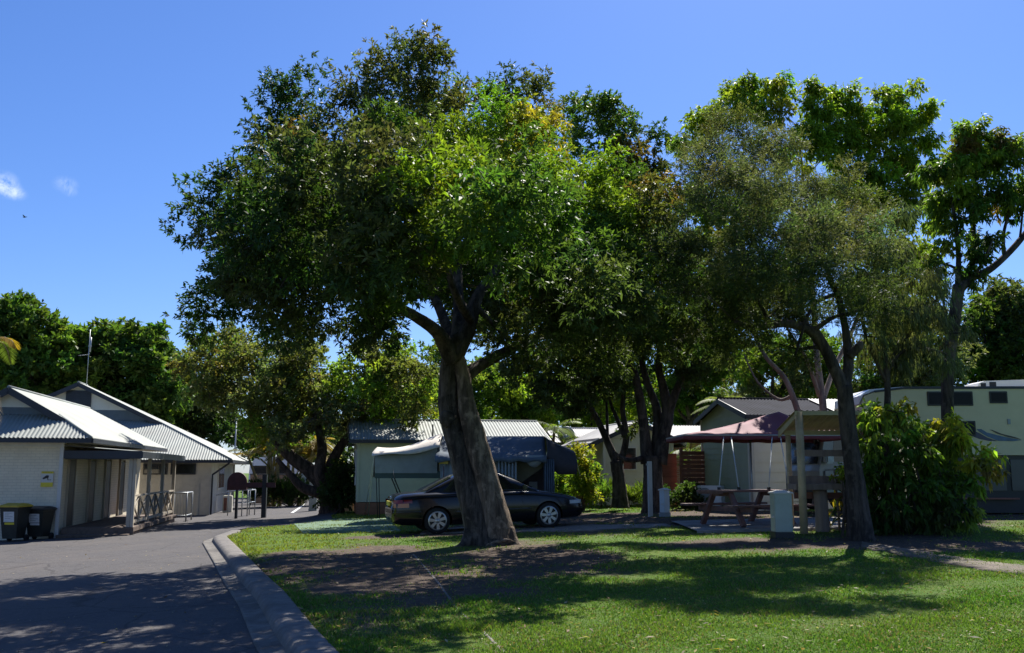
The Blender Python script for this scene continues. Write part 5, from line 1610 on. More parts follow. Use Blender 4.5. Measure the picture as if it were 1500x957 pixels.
# ---- olive tree behind the green cabin's left end
g4 = P(482, 744, 39.0); Y4 = 39.0
limbs = [L((486, 752, Y4, .55), (484, 735, Y4, .42), (476, 712, Y4, .38), (455, 690, Y4, .3), (425, 668, Y4 - .3, .24), (400, 640, Y4 - .5, .16), (360, 590, Y4 - .5, .08)),
         L((476, 715, Y4, .3), (468, 690, Y4 - .4, .22), (472, 655, Y4, .2), (462, 610, Y4, .13), (450, 550, Y4, .07)),
         L((478, 705, Y4, .3), (490, 670, Y4 + .3, .22), (510, 640, Y4 + .4, .16), (560, 600, Y4 + .5, .08)),
         L((470, 722, Y4, .26), (445, 715, Y4 - .2, .2), (425, 695, Y4 - .2, .14), (405, 672, Y4 - .3, .08))]
ob = [(320, 520, 40), (290, 540, 34), (355, 510, 36), (400, 530, 44), (450, 530, 48), (305, 570, 30), (355, 570, 44), (410, 580, 52), (460, 590, 50), (520, 560, 50), (565, 550, 46), (605, 555, 40), (500, 610, 40), (560, 600, 40), (385, 625, 30), (610, 595, 34), (420, 635, 30), (630, 575, 22), (585, 515, 26), (540, 520, 30)]
rr = random.Random(4); bl = []
for (u, v, r_) in ob:
    for dy in (-1.4, .6):
        bl.append((tuple(P(u, v, Y4 + dy * rr.uniform(.6, 1.8))), r_ * Y4 / 1416, tuple(1.25 * q for q in C_[rr.choice(['ol', 'lt', 'gr', 'lt', 'gr', 'ye', 'ol'])])))
tree("olive_tree", "wide olive green tree with crooked trunk at the green cabin's left end", (g4.x, Y4, H(g4.x, Y4)), limbs, bl, 80000, (.16, .085), "bark_brown", "leaf_thin", seed=41, k=8, spread=.95, sub=.22, gap=.16, lift=.25, cat="tree")

# ---- background trees behind the cabins
simple_tree("leafy_tree", "sunlit yellow green tree behind the long green cabin's right end", 745, 52, [(720, 560, 34), (760, 570, 36), (700, 590, 30), (800, 580, 34), (745, 605, 30), (790, 610, 26)], 20000, (.26, .12), ['lt', 'br', 'md'], leafm="leaf_thin", seed=51, group=BG, gap=.15)
simple_tree("leafy_tree", "light green tree rising behind the cream gable cabin", 860, 56, [(850, 560, 36), (890, 570, 34), (830, 600, 28), (920, 590, 34), (870, 610, 28), (960, 560, 30)], 20000, (.26, .12), ['lt', 'md', 'br'], leafm="leaf_thin", seed=52, group=BG, gap=.15)
simple_tree("leafy_tree", "tree filling the gap between the cream and sage cabins", 1010, 54, [(1000, 560, 34), (1030, 580, 26), (985, 590, 28), (1045, 550, 34), (1010, 510, 36)], 20000, (.26, .12), ['lt', 'br', 'md'], leafm="leaf_thin", seed=53, group=BG, gap=.15)
simple_tree("leafy_tree", "dull green tree behind the dark roof of the sage cabin", 1120, 50, [(1090, 540, 38), (1130, 520, 40), (1170, 550, 40), (1110, 575, 30), (1200, 520, 44), (1215, 565, 34), (1160, 585, 26)], 26000, (.24, .09), ['gr', 'lt', 'md'], leafm="leaf_dull", seed=54, group=BG, gap=.14)
simple_tree("leafy_tree", "grey green tree behind the raised caravan's nose", 1320, 46, [(1290, 530, 40), (1330, 510, 44), (1370, 520, 44), (1300, 570, 34), (1350, 560, 38), (1390, 560, 34), (1310, 470, 40), (1360, 460, 40), (1260, 560, 30)], 34000, (.24, .085), ['gr', 'gd', 'lt'], leafm="leaf_dull", seed=55, group=BG, gap=.14)
simple_tree("leafy_tree", "dense dark green tree behind the caravan at the right edge", 1460, 52, [(1470, 440, 36), (1505, 450, 44), (1440, 460, 34), (1450, 500, 46), (1500, 510, 50), (1425, 530, 38), (1475, 550, 44), (1530, 550, 50), (1430, 565, 30), (1405, 490, 26)], 36000, (.3, .12), ['dk', 'md', 'gd'], seed=56, group=BG, gap=.08)
simple_tree("leafy_tree", "distant dark tree between the louvred gable and the olive tree", 275, 70, [(265, 580, 34), (300, 600, 34), (260, 620, 30), (330, 630, 34), (285, 640, 30), (240, 610, 26)], 18000, (.36, .16), ['dk', 'gd'], seed=57, group=BG, gap=.08)
simple_tree("leafy_tree", "distant green tree behind the palm clump", 430, 78, [(400, 640, 30), (440, 620, 34), (380, 660, 26), (470, 650, 34), (430, 665, 28), (500, 640, 34), (360, 640, 26), (500, 690, 26), (470, 700, 26)], 18000, (.36, .16), ['gd', 'md', 'dk'], seed=58, group=BG, gap=.05)
simple_tree("leafy_tree", "distant tree seen under the big tree's branches left of its trunk", 600, 66, [(570, 560, 36), (610, 580, 34), (640, 560, 34), (590, 600, 30), (550, 590, 30), (660, 590, 30), (635, 520, 22), (690, 540, 20)], 20000, (.3, .13), ['md', 'lt', 'gd'], seed=59, group=BG, gap=.12)

simple_tree("leafy_tree", "low far tree behind the satellite dish cabin", 840, 70, [(800, 600, 30), (840, 590, 32), (880, 600, 30), (920, 595, 30), (860, 620, 24), (700, 610, 26), (740, 600, 26)], 22000, (.3, .13), ['md', 'lt', 'gd'], seed=63, group=BG, gap=.04)
simple_tree("leafy_tree", "low far tree whose top shows above the cream cabin's bright roof", 980, 72, [(940, 600, 30), (980, 590, 32), (1020, 600, 30), (1060, 590, 30), (1000, 620, 24)], 22000, (.3, .13), ['md', 'lt', 'gd'], seed=64, group=BG, gap=.04)
simple_tree("leafy_tree", "low far tree above the pale end of the sage cabin's roof", 1200, 70, [(1100, 585, 30), (1150, 590, 32), (1200, 580, 34), (1240, 590, 34), (1280, 580, 30), (1170, 560, 30)], 24000, (.3, .12), ['md', 'gr', 'gd'], seed=65, group=BG, gap=.04)
# ---- twin dark trees in the middle
Y6 = 30.5
g6 = P(958, 742, Y6)
limbs = [L((958, 752, Y6, 0.446), (957, 735, Y6, 0.331), (956, 690, Y6, 0.302), (955, 668, Y6, 0.288)),
         L((948, 680, Y6, 0.216), (945, 640, Y6, 0.173), (938, 590, Y6 - .2, 0.144), (928, 540, Y6 - .5, 0.108), (905, 480, Y6 - .8, 0.072), (880, 400, Y6 - 1, 0.036)),
         L((958, 680, Y6 + .1, 0.202), (962, 640, Y6 + .2, 0.158), (962, 600, Y6 + .3, 0.144), (945, 550, Y6 + .4, 0.108), (935, 490, Y6 + .6, 0.072), (940, 400, Y6 + .8, 0.043)),
         L((966, 680, Y6, 0.245), (972, 640, Y6, 0.202), (978, 605, Y6, 0.194), (972, 570, Y6, 0.144), (965, 530, Y6, 0.115), (975, 450, Y6 + .2, 0.072), (985, 350, Y6 + .4, 0.036)),
         L((978, 610, Y6, 0.158), (990, 575, Y6 - .3, 0.130), (1005, 540, Y6 - .6, 0.094), (1030, 480, Y6 - .8, 0.058), (1040, 400, Y6 - .6, 0.036)),
         L((950, 668, Y6, 0.115), (930, 674, Y6 - .2, 0.079), (912, 672, Y6 - .3, 0.065), (900, 662, Y6 - .4, 0.036))]
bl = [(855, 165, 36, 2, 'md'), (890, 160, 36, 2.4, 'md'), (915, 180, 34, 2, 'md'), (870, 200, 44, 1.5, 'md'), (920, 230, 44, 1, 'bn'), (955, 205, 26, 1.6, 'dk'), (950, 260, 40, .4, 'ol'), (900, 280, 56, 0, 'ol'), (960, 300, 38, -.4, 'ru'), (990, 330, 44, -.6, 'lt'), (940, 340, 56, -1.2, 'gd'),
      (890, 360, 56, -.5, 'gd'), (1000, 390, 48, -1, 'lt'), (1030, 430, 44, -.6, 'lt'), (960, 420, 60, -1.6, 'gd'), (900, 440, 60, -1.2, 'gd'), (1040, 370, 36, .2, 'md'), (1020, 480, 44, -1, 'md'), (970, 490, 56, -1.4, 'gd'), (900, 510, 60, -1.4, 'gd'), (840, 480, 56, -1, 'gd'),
      (840, 540, 48, -.8, 'gd'), (880, 550, 40, -.6, 'gd'), (790, 540, 44, 0, 'gd'), (1000, 530, 44, -.6, 'gd'), (1040, 530, 36, 0, 'md'), (1055, 470, 34, .2, 'lt'), (930, 300, 60, 2.2, 'dk'), (880, 420, 60, 2.2, 'dk'), (990, 440, 60, 2, 'dk'), (940, 510, 50, 2, 'dk'), (850, 330, 50, 1.4, 'dk'), (1030, 320, 30, .6, 'lt'), (760, 540, 34, .6, 'gd'), (810, 575, 26, .2, 'gd'), (760, 430, 60, 1, 'gd'), (720, 460, 56, 1.5, 'gd'), (680, 430, 60, 2.2, 'gd'), (720, 380, 60, 2, 'gd'), (640, 400, 56, 2.5, 'gd'), (790, 380, 60, 2, 'gd'), (820, 430, 56, 3, 'gd'), (760, 350, 56, 3.4, 'gd')]  # trailing lobes, hidden by the big crown, added to shade the car
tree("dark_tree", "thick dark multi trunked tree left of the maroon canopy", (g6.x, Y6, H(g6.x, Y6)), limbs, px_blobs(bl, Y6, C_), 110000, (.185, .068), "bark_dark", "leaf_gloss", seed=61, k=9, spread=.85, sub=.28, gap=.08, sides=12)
Y7 = 32.5
g7 = P(907, 734, Y7)
limbs = [L((908, 744, Y7, .34), (908, 730, Y7, .27), (906, 700, Y7, .22), (902, 675, Y7, .2)), L((904, 680, Y7, .15), (893, 655, Y7, .13), (880, 625, Y7 - .2, .11), (862, 590, Y7 - .4, .09), (850, 550, Y7 - .4, .05)),
         L((904, 685, Y7, .14), (914, 660, Y7 + .1, .12), (917, 635, Y7 + .1, .11), (912, 600, Y7 + .1, .09), (915, 550, Y7, .05)), L((915, 640, Y7, .09), (903, 612, Y7 + .3, .07), (893, 585, Y7 + .4, .05), (886, 540, Y7 + .4, .03)), L((890, 648, Y7, .07), (889, 610, Y7 + .5, .05), (888, 570, Y7 + .6, .03))]
bl = [(855, 560, 36, 0, 'gd'), (890, 555, 36, .4, 'md'), (920, 560, 34, 0, 'gd'), (835, 590, 24, -.4, 'gd'), (900, 520, 36, 0, 'gd'), (870, 520, 36, 0, 'md'), (925, 630, 14, .2, 'gd'), (700, 470, 48, 4, 'gd'), (760, 450, 50, 4.4, 'gd'), (820, 440, 50, 4, 'gd'), (860, 470, 46, 3, 'gd'), (740, 400, 50, 5, 'gd')  , (800, 380, 50, 4.5, 'gd')]  # unseen lobes well behind the trunk, added to shade the awning
tree("forked_tree", "thin black tree forking low in front of the cream gable wall", (g7.x, Y7, H(g7.x, Y7)), limbs, px_blobs(bl, Y7, C_), 44000, (.16, .06), "bark_dark", "leaf_gloss", seed=62, sub=.3)

# ---- pale limbed tall tree with bright leaves, behind the canopy
Y9 = 27.5
g9 = P(1200, 730, Y9)
limbs = [L((1200, 742, Y9, 0.198), (1199, 715, Y9, 0.145), (1194, 680, Y9, 0.132), (1180, 640, Y9, 0.106), (1168, 600, Y9, 0.092), (1150, 555, Y9, 0.079), (1120, 520, Y9, 0.059), (1100, 470, Y9 + .4, 0.046), (1090, 380, Y9 + .6, 0.033), (1085, 250, Y9 + .8, 0.020)),
         L((1198, 700, Y9, 0.132), (1207, 660, Y9, 0.119), (1206, 600, Y9, 0.112), (1200, 550, Y9, 0.099), (1195, 500, Y9 + .2, 0.079), (1190, 420, Y9 + .5, 0.066), (1180, 300, Y9 + .6, 0.040), (1170, 190, Y9 + .6, 0.020)),
         L((1204, 590, Y9, 0.086), (1220, 545, Y9 + .4, 0.073), (1250, 480, Y9 + .8, 0.059), (1280, 400, Y9 + 1, 0.046), (1300, 280, Y9 + 1, 0.033), (1310, 180, Y9 + 1, 0.017)),
         L((1200, 580, Y9, 0.073), (1183, 530, Y9 - .4, 0.053), (1165, 500, Y9 - .6, 0.040), (1140, 460, Y9 - .6, 0.026)), L((1160, 580, Y9, 0.053), (1140, 585, Y9 + .5, 0.046), (1110, 560, Y9 + .8, 0.033), (1090, 520, Y9 + 1, 0.020))]
bl = [(1080, 135, 26, .6, 'br'), (1115, 125, 28, .8, 'br'), (1145, 130, 22, 1, 'br'), (1065, 165, 28, 0, 'br'), (1105, 160, 30, .4, 'br'), (1140, 165, 26, 0, 'ye'), (1030, 180, 26, 0, 'br'), (1010, 210, 26, 0, 'br'), (1185, 130, 18, 1, 'br'), (1200, 160, 28, .6, 'br'), (1240, 150, 28, 1, 'br'), (1185, 190, 26, 0, 'br'), (1225, 190, 32, .2, 'br'), (1265, 190, 30, .8, 'br'),
      (1295, 150, 26, 1, 'br'), (1325, 140, 26, 1.2, 'br'), (1345, 165, 24, 1, 'br'), (1310, 180, 30, .6, 'br'), (1350, 200, 26, .6, 'br'), (1205, 230, 32, 0, 'br'), (1250, 235, 34, .4, 'br'), (1300, 225, 34, .6, 'br'), (1340, 245, 32, .4, 'br'), (1280, 275, 36, .2, 'br'), (1330, 290, 34, 0, 'br'), (1230, 280, 32, .4, 'br'), (1350, 330, 30, 0, 'br'),
      (1290, 330, 36, 0, 'br'), (1330, 370, 34, .4, 'br'), (1060, 330, 36, .8, 'lt'), (1080, 400, 36, 3.4, 'br'), (1050, 440, 34, 3.4, 'br'), (1100, 460, 32, 3.4, 'lt'), (1150, 410, 34, .8, 'lt'), (1280, 420, 36, .4, 'lt'), (1180, 340, 34, 1, 'lt'), (1120, 300, 36, 1, 'lt'), (1040, 290, 30, .8, 'br'), (1160, 240, 30, .6, 'br'), (1060, 500, 26, 3.4, 'br'), (1340, 420, 30, .6, 'lt')]
tree("tall_bright_tree", "tall tree with pale pinkish limbs and bright drooping leaves behind the maroon canopy", (g9.x, Y9, H(g9.x, Y9)), limbs, px_blobs(bl, Y9, C_), 78000, (.17, .055), "bark_pink", "leaf_thin", seed=71, k=8, spread=.75, droop=.4, lift=.05, sub=.24, gap=.24)

# ---- fine leaved leaning tree right
gp8 = G(1262, 792); Y8 = gp8.y
limbs = [L((1264, 800, Y8, .34), (1262, 785, Y8, .23), (1256, 730, Y8, .185), (1248, 670, Y8, .17), (1241, 610, Y8, .16), (1237, 565, Y8, .15)),
         L((1239, 575, Y8, .14), (1225, 545, Y8, .125), (1208, 510, Y8 - .1, .11), (1190, 486, Y8 - .2, .095), (1150, 474, Y8 - .4, .08), (1105, 480, Y8 - .6, .06), (1075, 470, Y8 - .8, .035)),
         L((1237, 570, Y8, .12), (1243, 530, Y8 + .1, .1), (1238, 480, Y8 + .2, .075), (1226, 430, Y8 + .2, .06), (1212, 395, Y8 + .2, .05), (1240, 350, Y8 + .3, .035), (1262, 300, Y8 + .3, .02)),
         L((1215, 520, Y8, .09), (1190, 490, Y8 + .2, .07), (1160, 440, Y8 + .3, .055), (1130, 400, Y8 + .3, .045), (1090, 330, Y8 + .3, .035), (1060, 300, Y8 + .2, .025)),
         L((1245, 522, Y8, .08), (1258, 508, Y8 - .1, .085), (1262, 500, Y8 - .1, .03)),
         L((1150, 430, Y8 + .3, .045), (1150, 380, Y8 + .5, .04), (1160, 300, Y8 + .6, .03), (1130, 230, Y8 + .5, .02)), L((1226, 430, Y8 + .2, .045), (1190, 450, Y8 - .3, .035), (1165, 520, Y8 - .6, .02)),
         L((1130, 480, Y8 - .5, .04), (1110, 440, Y8 - .9, .03), (1090, 420, Y8 - 1.2, .02))]
bl = [(1040, 200, 40, 0, 'gr'), (1075, 195, 46, .2, 'ol'), (1020, 235, 36, .1, 'gr'), (1060, 245, 50, -.3, 'gr'), (1110, 210, 46, .4, 'gr'), (1145, 220, 40, .6, 'gr'), (1100, 260, 50, 0, 'gr'), (1040, 285, 36, -.2, 'gd'), (1130, 270, 44, .4, 'gr'),
      (1180, 290, 40, 0, 'gr'), (1200, 265, 36, .2, 'ol'), (1240, 275, 36, .2, 'gr'), (1160, 320, 46, -.5, 'gr'), (1210, 320, 50, -.4, 'gr'), (1255, 320, 46, 0, 'ol'), (1180, 370, 50, -.8, 'gd'), (1240, 370, 50, -.5, 'gd'), (1280, 360, 36, .3, 'gr'), (1130, 350, 40, -.4, 'gr'), (1095, 370, 40, -.8, 'gd'), (1070, 340, 30, -.2, 'gd'),
      (1110, 420, 44, -1, 'gd'), (1160, 420, 46, -1.1, 'gd'), (1080, 440, 34, -.9, 'gd'), (1270, 420, 40, 0, 'gd'), (1230, 420, 44, .7, 'gr'), (1180, 450, 36, .6, 'gd'), (1140, 450, 30, -.6, 'gr'), (1100, 480, 26, -.8, 'gd'), (1290, 450, 36, .4, 'gd'), (1060, 400, 30, -.4, 'gr'), (1100, 320, 40, .6, 'gr'), (1190, 340, 50, 1.0, 'gr'), (1240, 460, 30, -.6, 'gd'), (1020, 300, 42, -1.5, 'gr'), (1010, 375, 42, -2.5, 'gd'), (1035, 240, 40, -1.2, 'gr'), (1050, 430, 42, 0, 'gd'), (1045, 490, 36, 0, 'gd'), (1065, 370, 42, .5, 'gr'), (1000, 430, 38, -2, 'gd'), (975, 430, 44, .3, 'gd'), (1000, 490, 38, .2, 'gd'), (985, 370, 44, 1.2, 'gd'), (1100, 460, 44, .6, 'gd'), (1165, 470, 40, .4, 'gd'), (1150, 420, 44, 1.2, 'gd'), (1090, 410, 44, 1.0, 'gd'), (1060, 510, 30, .2, 'gd'), (1120, 500, 32, .3, 'gd'), (1170, 512, 30, .2, 'gd'), (1130, 280, 56, -2.6, 'gr'), (1200, 340, 60, -3.0, 'gr'), (1090, 330, 50, -2.8, 'gd'), (1250, 350, 56, -3.2, 'gr'), (1150, 380, 56, -3.6, 'gd'), (1060, 260, 44, -2.0, 'gr'), (1290, 400, 46, -3.4, 'gd'), (1220, 410, 50, -4.2, 'gd'), (1080, 400, 44, -3.4, 'gd')]
tree("fine_leaved_tree", "leaning dark trunked tree with fine grey green foliage beside the picnic shelter", (gp8.x, gp8.y, H(gp8.x, gp8.y)), limbs, px_blobs(bl, Y8, C_), 190000, (.085, .017), "bark_dark", "leaf_dull", seed=81, k=12, spread=.7, droop=.0, lift=.3, sprig=.22, sub=.24, gap=.2, sides=12)

# ---- slender drooping tree
Y11 = 20.5
g11 = P(1297, 770, Y11)
limbs = [L((1298, 785, Y11, .1), (1297, 700, Y11, .085), (1299, 620, Y11, .075), (1300, 560, Y11, .065), (1294, 500, Y11, .055), (1296, 430, Y11, .045), (1305, 360, Y11, .03), (1320, 300, Y11, .02)),
         L((1299, 590, Y11, .045), (1305, 530, Y11 + .2, .04), (1325, 500, Y11 + .3, .035), (1345, 470, Y11 + .3, .03), (1370, 440, Y11 + .3, .02)),
         L((1298, 560, Y11, .04), (1275, 510, Y11 - .2, .035), (1262, 460, Y11 - .2, .03), (1270, 400, Y11 - .2, .02)),
         L((1300, 545, Y11, .04), (1320, 517, Y11, .035), (1350, 510, Y11, .028), (1385, 518, Y11, .018))]
bl = [(1310, 320, 30, 0, 'gr'), (1330, 360, 32, 0, 'gr'), (1300, 390, 32, 0, 'gr'), (1345, 410, 30, .2, 'gr'), (1375, 440, 28, .2, 'gr'), (1280, 430, 32, -.2, 'gr'), (1320, 450, 32, -.2, 'gr'), (1355, 470, 30, .1, 'gr'), (1385, 490, 26, 0, 'gr'), (1300, 480, 30, .3, 'gr'), (1340, 510, 28, 0, 'gr'), (1270, 500, 28, -.2, 'gr'), (1380, 530, 22, .1, 'gr'), (1310, 530, 22, 0, 'gr')]
tree("slender_tree", "slender multi stemmed tree with drooping dull leaves right of the leaning trunk", (g11.x, Y11, H(g11.x, Y11)), limbs, px_blobs(bl, Y11, C_), 21000, (.13, .016), "bark_dark", "leaf_dull", seed=82, k=10, spread=.45, droop=1.1, lift=-.1, sub=.3, gap=.12)

# ---- right hand tree with crooked bare limb
Y10 = 22.5
g10 = P(1389, 760, Y10)
limbs = [L((1390, 775, Y10, .2), (1390, 750, Y10, .16), (1390, 680, Y10, .15), (1388, 590, Y10, .145), (1390, 530, Y10, .14), (1398, 470, Y10, .14), (1405, 418, Y10, .14)),
         L((1404, 425, Y10, .13), (1422, 408, Y10, .10), (1445, 398, Y10, .09), (1470, 378, Y10, .08), (1500, 345, Y10, .07), (1530, 300, Y10 + .2, .05), (1550, 240, Y10 + .2, .03)),
         L((1405, 420, Y10, .1), (1424, 385, Y10 + .1, .07), (1426, 330, Y10 + .2, .06), (1428, 270, Y10 + .2, .045), (1430, 215, Y10 + .2, .02)), L((1403, 430, Y10, .08), (1404, 380, Y10, .06), (1400, 330, Y10, .05), (1392, 280, Y10, .03)),
         L((1472, 376, Y10, .05), (1470, 345, Y10, .04), (1480, 300, Y10, .03), (1482, 262, Y10, .015)), L((1494, 350, Y10, .03), (1498, 300, Y10, .02), (1490, 255, Y10, .012)), L((1424, 408, Y10, .045), (1442, 380, Y10 - .3, .03), (1455, 350, Y10 - .4, .015))]
bl = [(1425, 190, 24, 0, 'lt'), (1410, 215, 26, .2, 'lt'), (1440, 205, 22, 0, 'md'), (1395, 240, 26, .3, 'lt'), (1430, 240, 28, 0, 'lt'), (1400, 275, 30, 0, 'br'), (1435, 280, 26, 0, 'md'), (1385, 310, 28, .2, 'lt'), (1425, 315, 28, -.2, 'md'), (1395, 350, 28, 0, 'lt'), (1440, 350, 24, 0, 'dk'), (1430, 375, 20, -.2, 'dk'), (1470, 210, 22, .2, 'bn'), (1455, 240, 22, .2, 'md'), (1485, 225, 20, 0, 'lt'), (1500, 210, 18, .2, 'md'),
      (1475, 290, 26, 0, 'md'), (1490, 300, 22, 0, 'dk'), (1460, 295, 18, .2, 'bn'), (1420, 210, 14, -.2, 'bn'), (1505, 280, 22, .1, 'lt'), (1370, 250, 22, .2, 'md'), (1375, 385, 22, .2, 'md'), (1415, 400, 18, -.1, 'dk'), (1530, 250, 26, .2, 'md')]
tree("crooked_tree", "right hand dark tree with a crooked bare limb against the sky", (g10.x, Y10, H(g10.x, Y10)), limbs, px_blobs(bl, Y10, C_), 20000, (.15, .05), "bark_dark", "leaf_thin", seed=83, k=8, spread=.8, droop=.45, lift=-.0, sub=.26, gap=.26)

# ---- broad leaved shrub
gs = G(1345, 782); Ys = gs.y
rr = random.Random(9); bl = []
for (u, v, r_, c) in [(1285, 612, 20, 'lt'), (1312, 604, 20, 'ye'), (1335, 625, 26, 'lt'), (1285, 650, 32, 'lt'), (1325, 668, 36, 'md'), (1388, 622, 20, 'ye'), (1380, 650, 26, 'lt'), (1402, 645, 18, 'ye'), (1378, 700, 34, 'md'), (1432, 676, 20, 'ye'), (1450, 686, 13, 'bn'), (1418, 704, 20, 'lt'), (1290, 705, 34, 'md'), (1335, 722, 36, 'md'), (1385, 738, 30, 'gd'), (1310, 755, 28, 'gd'), (1360, 765, 24, 'gd'), (1280, 750, 24, 'dk'), (1415, 755, 12, 'lt'), (1400, 725, 22, 'md')]:
    for dy in (-.35, .35):
        bl.append((tuple(P(u, v, Ys + dy * rr.uniform(.4, 1.4))), r_ * Ys / 1416, C_[c]))
limbs = []
for k in range(7):
    e = Vector(bl[rr.randrange(0, 26)][0]); b0 = Vector((gs.x + rr.uniform(-.6, .5), gs.y + rr.uniform(-.2, .2), gs.z - .05))
    limbs.append([(b0, .03), (b0.lerp(e, .5) + Vector((rr.uniform(-.1, .1), 0, .1)), .022), (e, .01)])
tree("broad_leaved_shrub", "tall broad leaved shrub with yellowing tips in front of the raised caravan", (gs.x, gs.y, gs.z), limbs, bl, 9500, (.18, .068), "bark_brown", "leaf_thin", seed=91, k=7, spread=.75, droop=.6, lift=-.05, sub=.22, gap=.24, bright=(.6, 1.7), cat="shrub", sprig=.1)

# ---- smaller plants
def bush(name, label, u, v, Yy, lobes, total, leaf, cols, leafm="leaf_gloss", seed=1, cat="shrub", group=None, **kw):
    q = P(u, v, Yy); bz = H(q.x, Yy); rr = random.Random(seed); bl = []
    for (cu, cv, cr) in lobes:
        for dy in (-.5, .5):
            bl.append((tuple(P(cu, cv, Yy + dy * cr * Yy / 1416)), cr * Yy / 1416, C_[rr.choice(cols)]))
    limbs = []
    for k in range(4):
        e = Vector(bl[rr.randrange(len(bl))][0]); b0 = Vector((q.x + rr.uniform(-.15, .15), Yy, bz - .05))
        limbs.append([(b0, .03), (b0.lerp(e, .5), .022), (e, .01)])
    return tree(name, label, (q.x, Yy, bz), limbs, bl, total, leaf, "bark_brown", leafm, group, seed=seed, cat=cat, **kw)


bush("shrub", "sunlit yellow green shrub beside the timber post of the tent", 850, 735, 33.5, [(850, 665, 16), (862, 690, 18), (846, 710, 18), (862, 722, 14), (845, 690, 12)], 4200, (.13, .06), ['br', 'lt', 'ye'], "leaf_thin", 101, droop=.2)
bush("shrub", "bright shrub seen under the tent's dark wing", 822, 738, 35, [(815, 712, 16), (830, 718, 14), (808, 725, 14), (825, 700, 12)], 3600, (.12, .06), ['br', 'lt'], "leaf_thin", 102)
bush("shrub", "low strappy green plant at the cream gable wall's foot", 885, 738, 35, [(884, 724, 12), (930, 728, 12), (945, 722, 10), (920, 732, 10)], 2600, (.3, .03), ['lt', 'md'], "leaf_dull", 103, lift=.9, spread=.4)
bush("shrub", "dark bushy shrub at the olive tree's foot", 495, 745, 38.5, [(495, 715, 24), (515, 725, 18), (480, 725, 18), (505, 690, 22), (492, 735, 16)], 6500, (.14, .07), ['dk', 'gd'], "leaf_dull", 104)
bush("shrub", "dark low shrub in front of the slat fence", 1010, 742, 31.5, [(1005, 728, 16), (985, 732, 12), (1022, 735, 10)], 3000, (.14, .05), ['dk', 'gd'], "leaf_dull", 105)
bush("shrub", "small bright green sapling on the shelter's bench end", 1233, 720, 19.6, [(1232, 688, 9), (1240, 694, 7)], 220, (.11, .045), ['br', 'ye'], "leaf_thin", 106, droop=.4)
# yellow strappy plant round the leaning trunk
q = G(1237, 777)
yp = thing("yellow_plant", "yellow leaved strappy plant at the foot of the leaning tree", "plant", q)
r = np.random.default_rng(5); n = 90
pos = np.array([q.x, q.y, q.z]) + r.normal(size=(n, 3)) * np.array([.12, .12, 0]) + np.array([0, 0, 1.0]) * (r.uniform(.05, 1.25, (n, 1)))
dr = unit(r.normal(size=(n, 3)) * np.array([1, 1, .4]) + np.array([0, 0, .1]))
V = leaf_quads(pos, dr, .34, .055, r, .55)
cc = np.array([.30, .22, .03]) * r.uniform(.4, 1.2, (n, 1)); cc[r.uniform(size=n) < .4] = (.06, .10, .02)
b = MB()
for k in range(3): b.tube([q + Vector((-.1 + .1 * k, 0, -.05)), q + Vector((-.12 + .13 * k, .02, .7)), q + Vector((-.16 + .16 * k, 0, 1.3))], [.03, .025, .015], 6, sub=2)
b.build("stem", "timber_grey", yp, world=True); quads_mesh("foliage", V, cc, "leaf_thin", yp)


# ---- palms
def frond(root, d, length, r, droop=.6, nl=34, w=.035, ll=.55):
    """centre line and leaflets of one frond"""
    d = Vector(d).normalized(); pts = []; p = Vector(root); dz = d.copy()
    for i in range(13):
        pts.append(p.copy()); p = p + dz * (length / 12); dz = (dz + Vector((0, 0, -droop * .16))).normalized()
    qs = []; cs = []
    for i in range(nl):
        s = .12 + .88 * i / nl; f = s * 11.99; j = int(f); c = pts[j].lerp(pts[min(j + 1, 12)], f - j)
        t = (pts[min(j + 1, 12)] - pts[j]).normalized(); sd = t.cross(Vector((0, 0, 1))).normalized()
        le = ll * math.sin(math.pi * min(1, .25 + s * .75)) ** .6
        for q in (-1, 1):
            dd = (sd * q + t * .7 + Vector((0, 0, -.25 + r.uniform(-.1, .15)))).normalized(); u_ = dd.cross(Vector((0, 0, 1))).normalized()
            e = c + dd * le + Vector((0, 0, -.2 * le))
            m = c + dd * le * .45
            qs.append([c, m + u_ * w / 2, e, m - u_ * w / 2])
    return pts, qs


def palm(name, label, stems, group=None, col=(.09, .13, .03), seed=1, bark="bark_brown", yellow=0.0, nl=56, ll=.42, w=.024):
    """stems: (base, top, radius, fronds, length)"""
    t = thing(name, label, "palm", stems[0][0], 0, group); r = random.Random(seed); b = MB(); Q = []; Cc = []
    for (bs, tp, rad, nf, ln) in stems:
        bs = Vector(bs); tp = Vector(tp)
        b.tube([bs - Vector((0, 0, .1)), bs.lerp(tp, .5) + (tp - bs).cross(Vector((0, 1, 0))) * .03, tp], [rad * 1.2, rad, rad * .8], 8, .05, sub=4)
        for k in range(nf):
            a = 2 * math.pi * k / nf + r.uniform(-.3, .3); el = r.uniform(.1, 1.1)
            pts, qs = frond(tp, (math.cos(a) * math.cos(el), math.sin(a) * math.cos(el), math.sin(el)), ln * r.uniform(.8, 1.1), r, r.uniform(.6, 1.1), nl, w, ll)
            b.tube(pts[::3], [.02, .016, .012, .008, .004], 5)
            c = np.array(col if r.random() > yellow else (.26, .17, .03)) * r.uniform(.7, 1.25)
            Q += qs; Cc += [c * r.uniform(.8, 1.2) for _ in qs]
    b.build("trunk", bark, t, world=True); quads_mesh("fronds", np.array([[tuple(p) for p in q] for q in Q]), np.array(Cc), "leaf_thin", t)
    return t


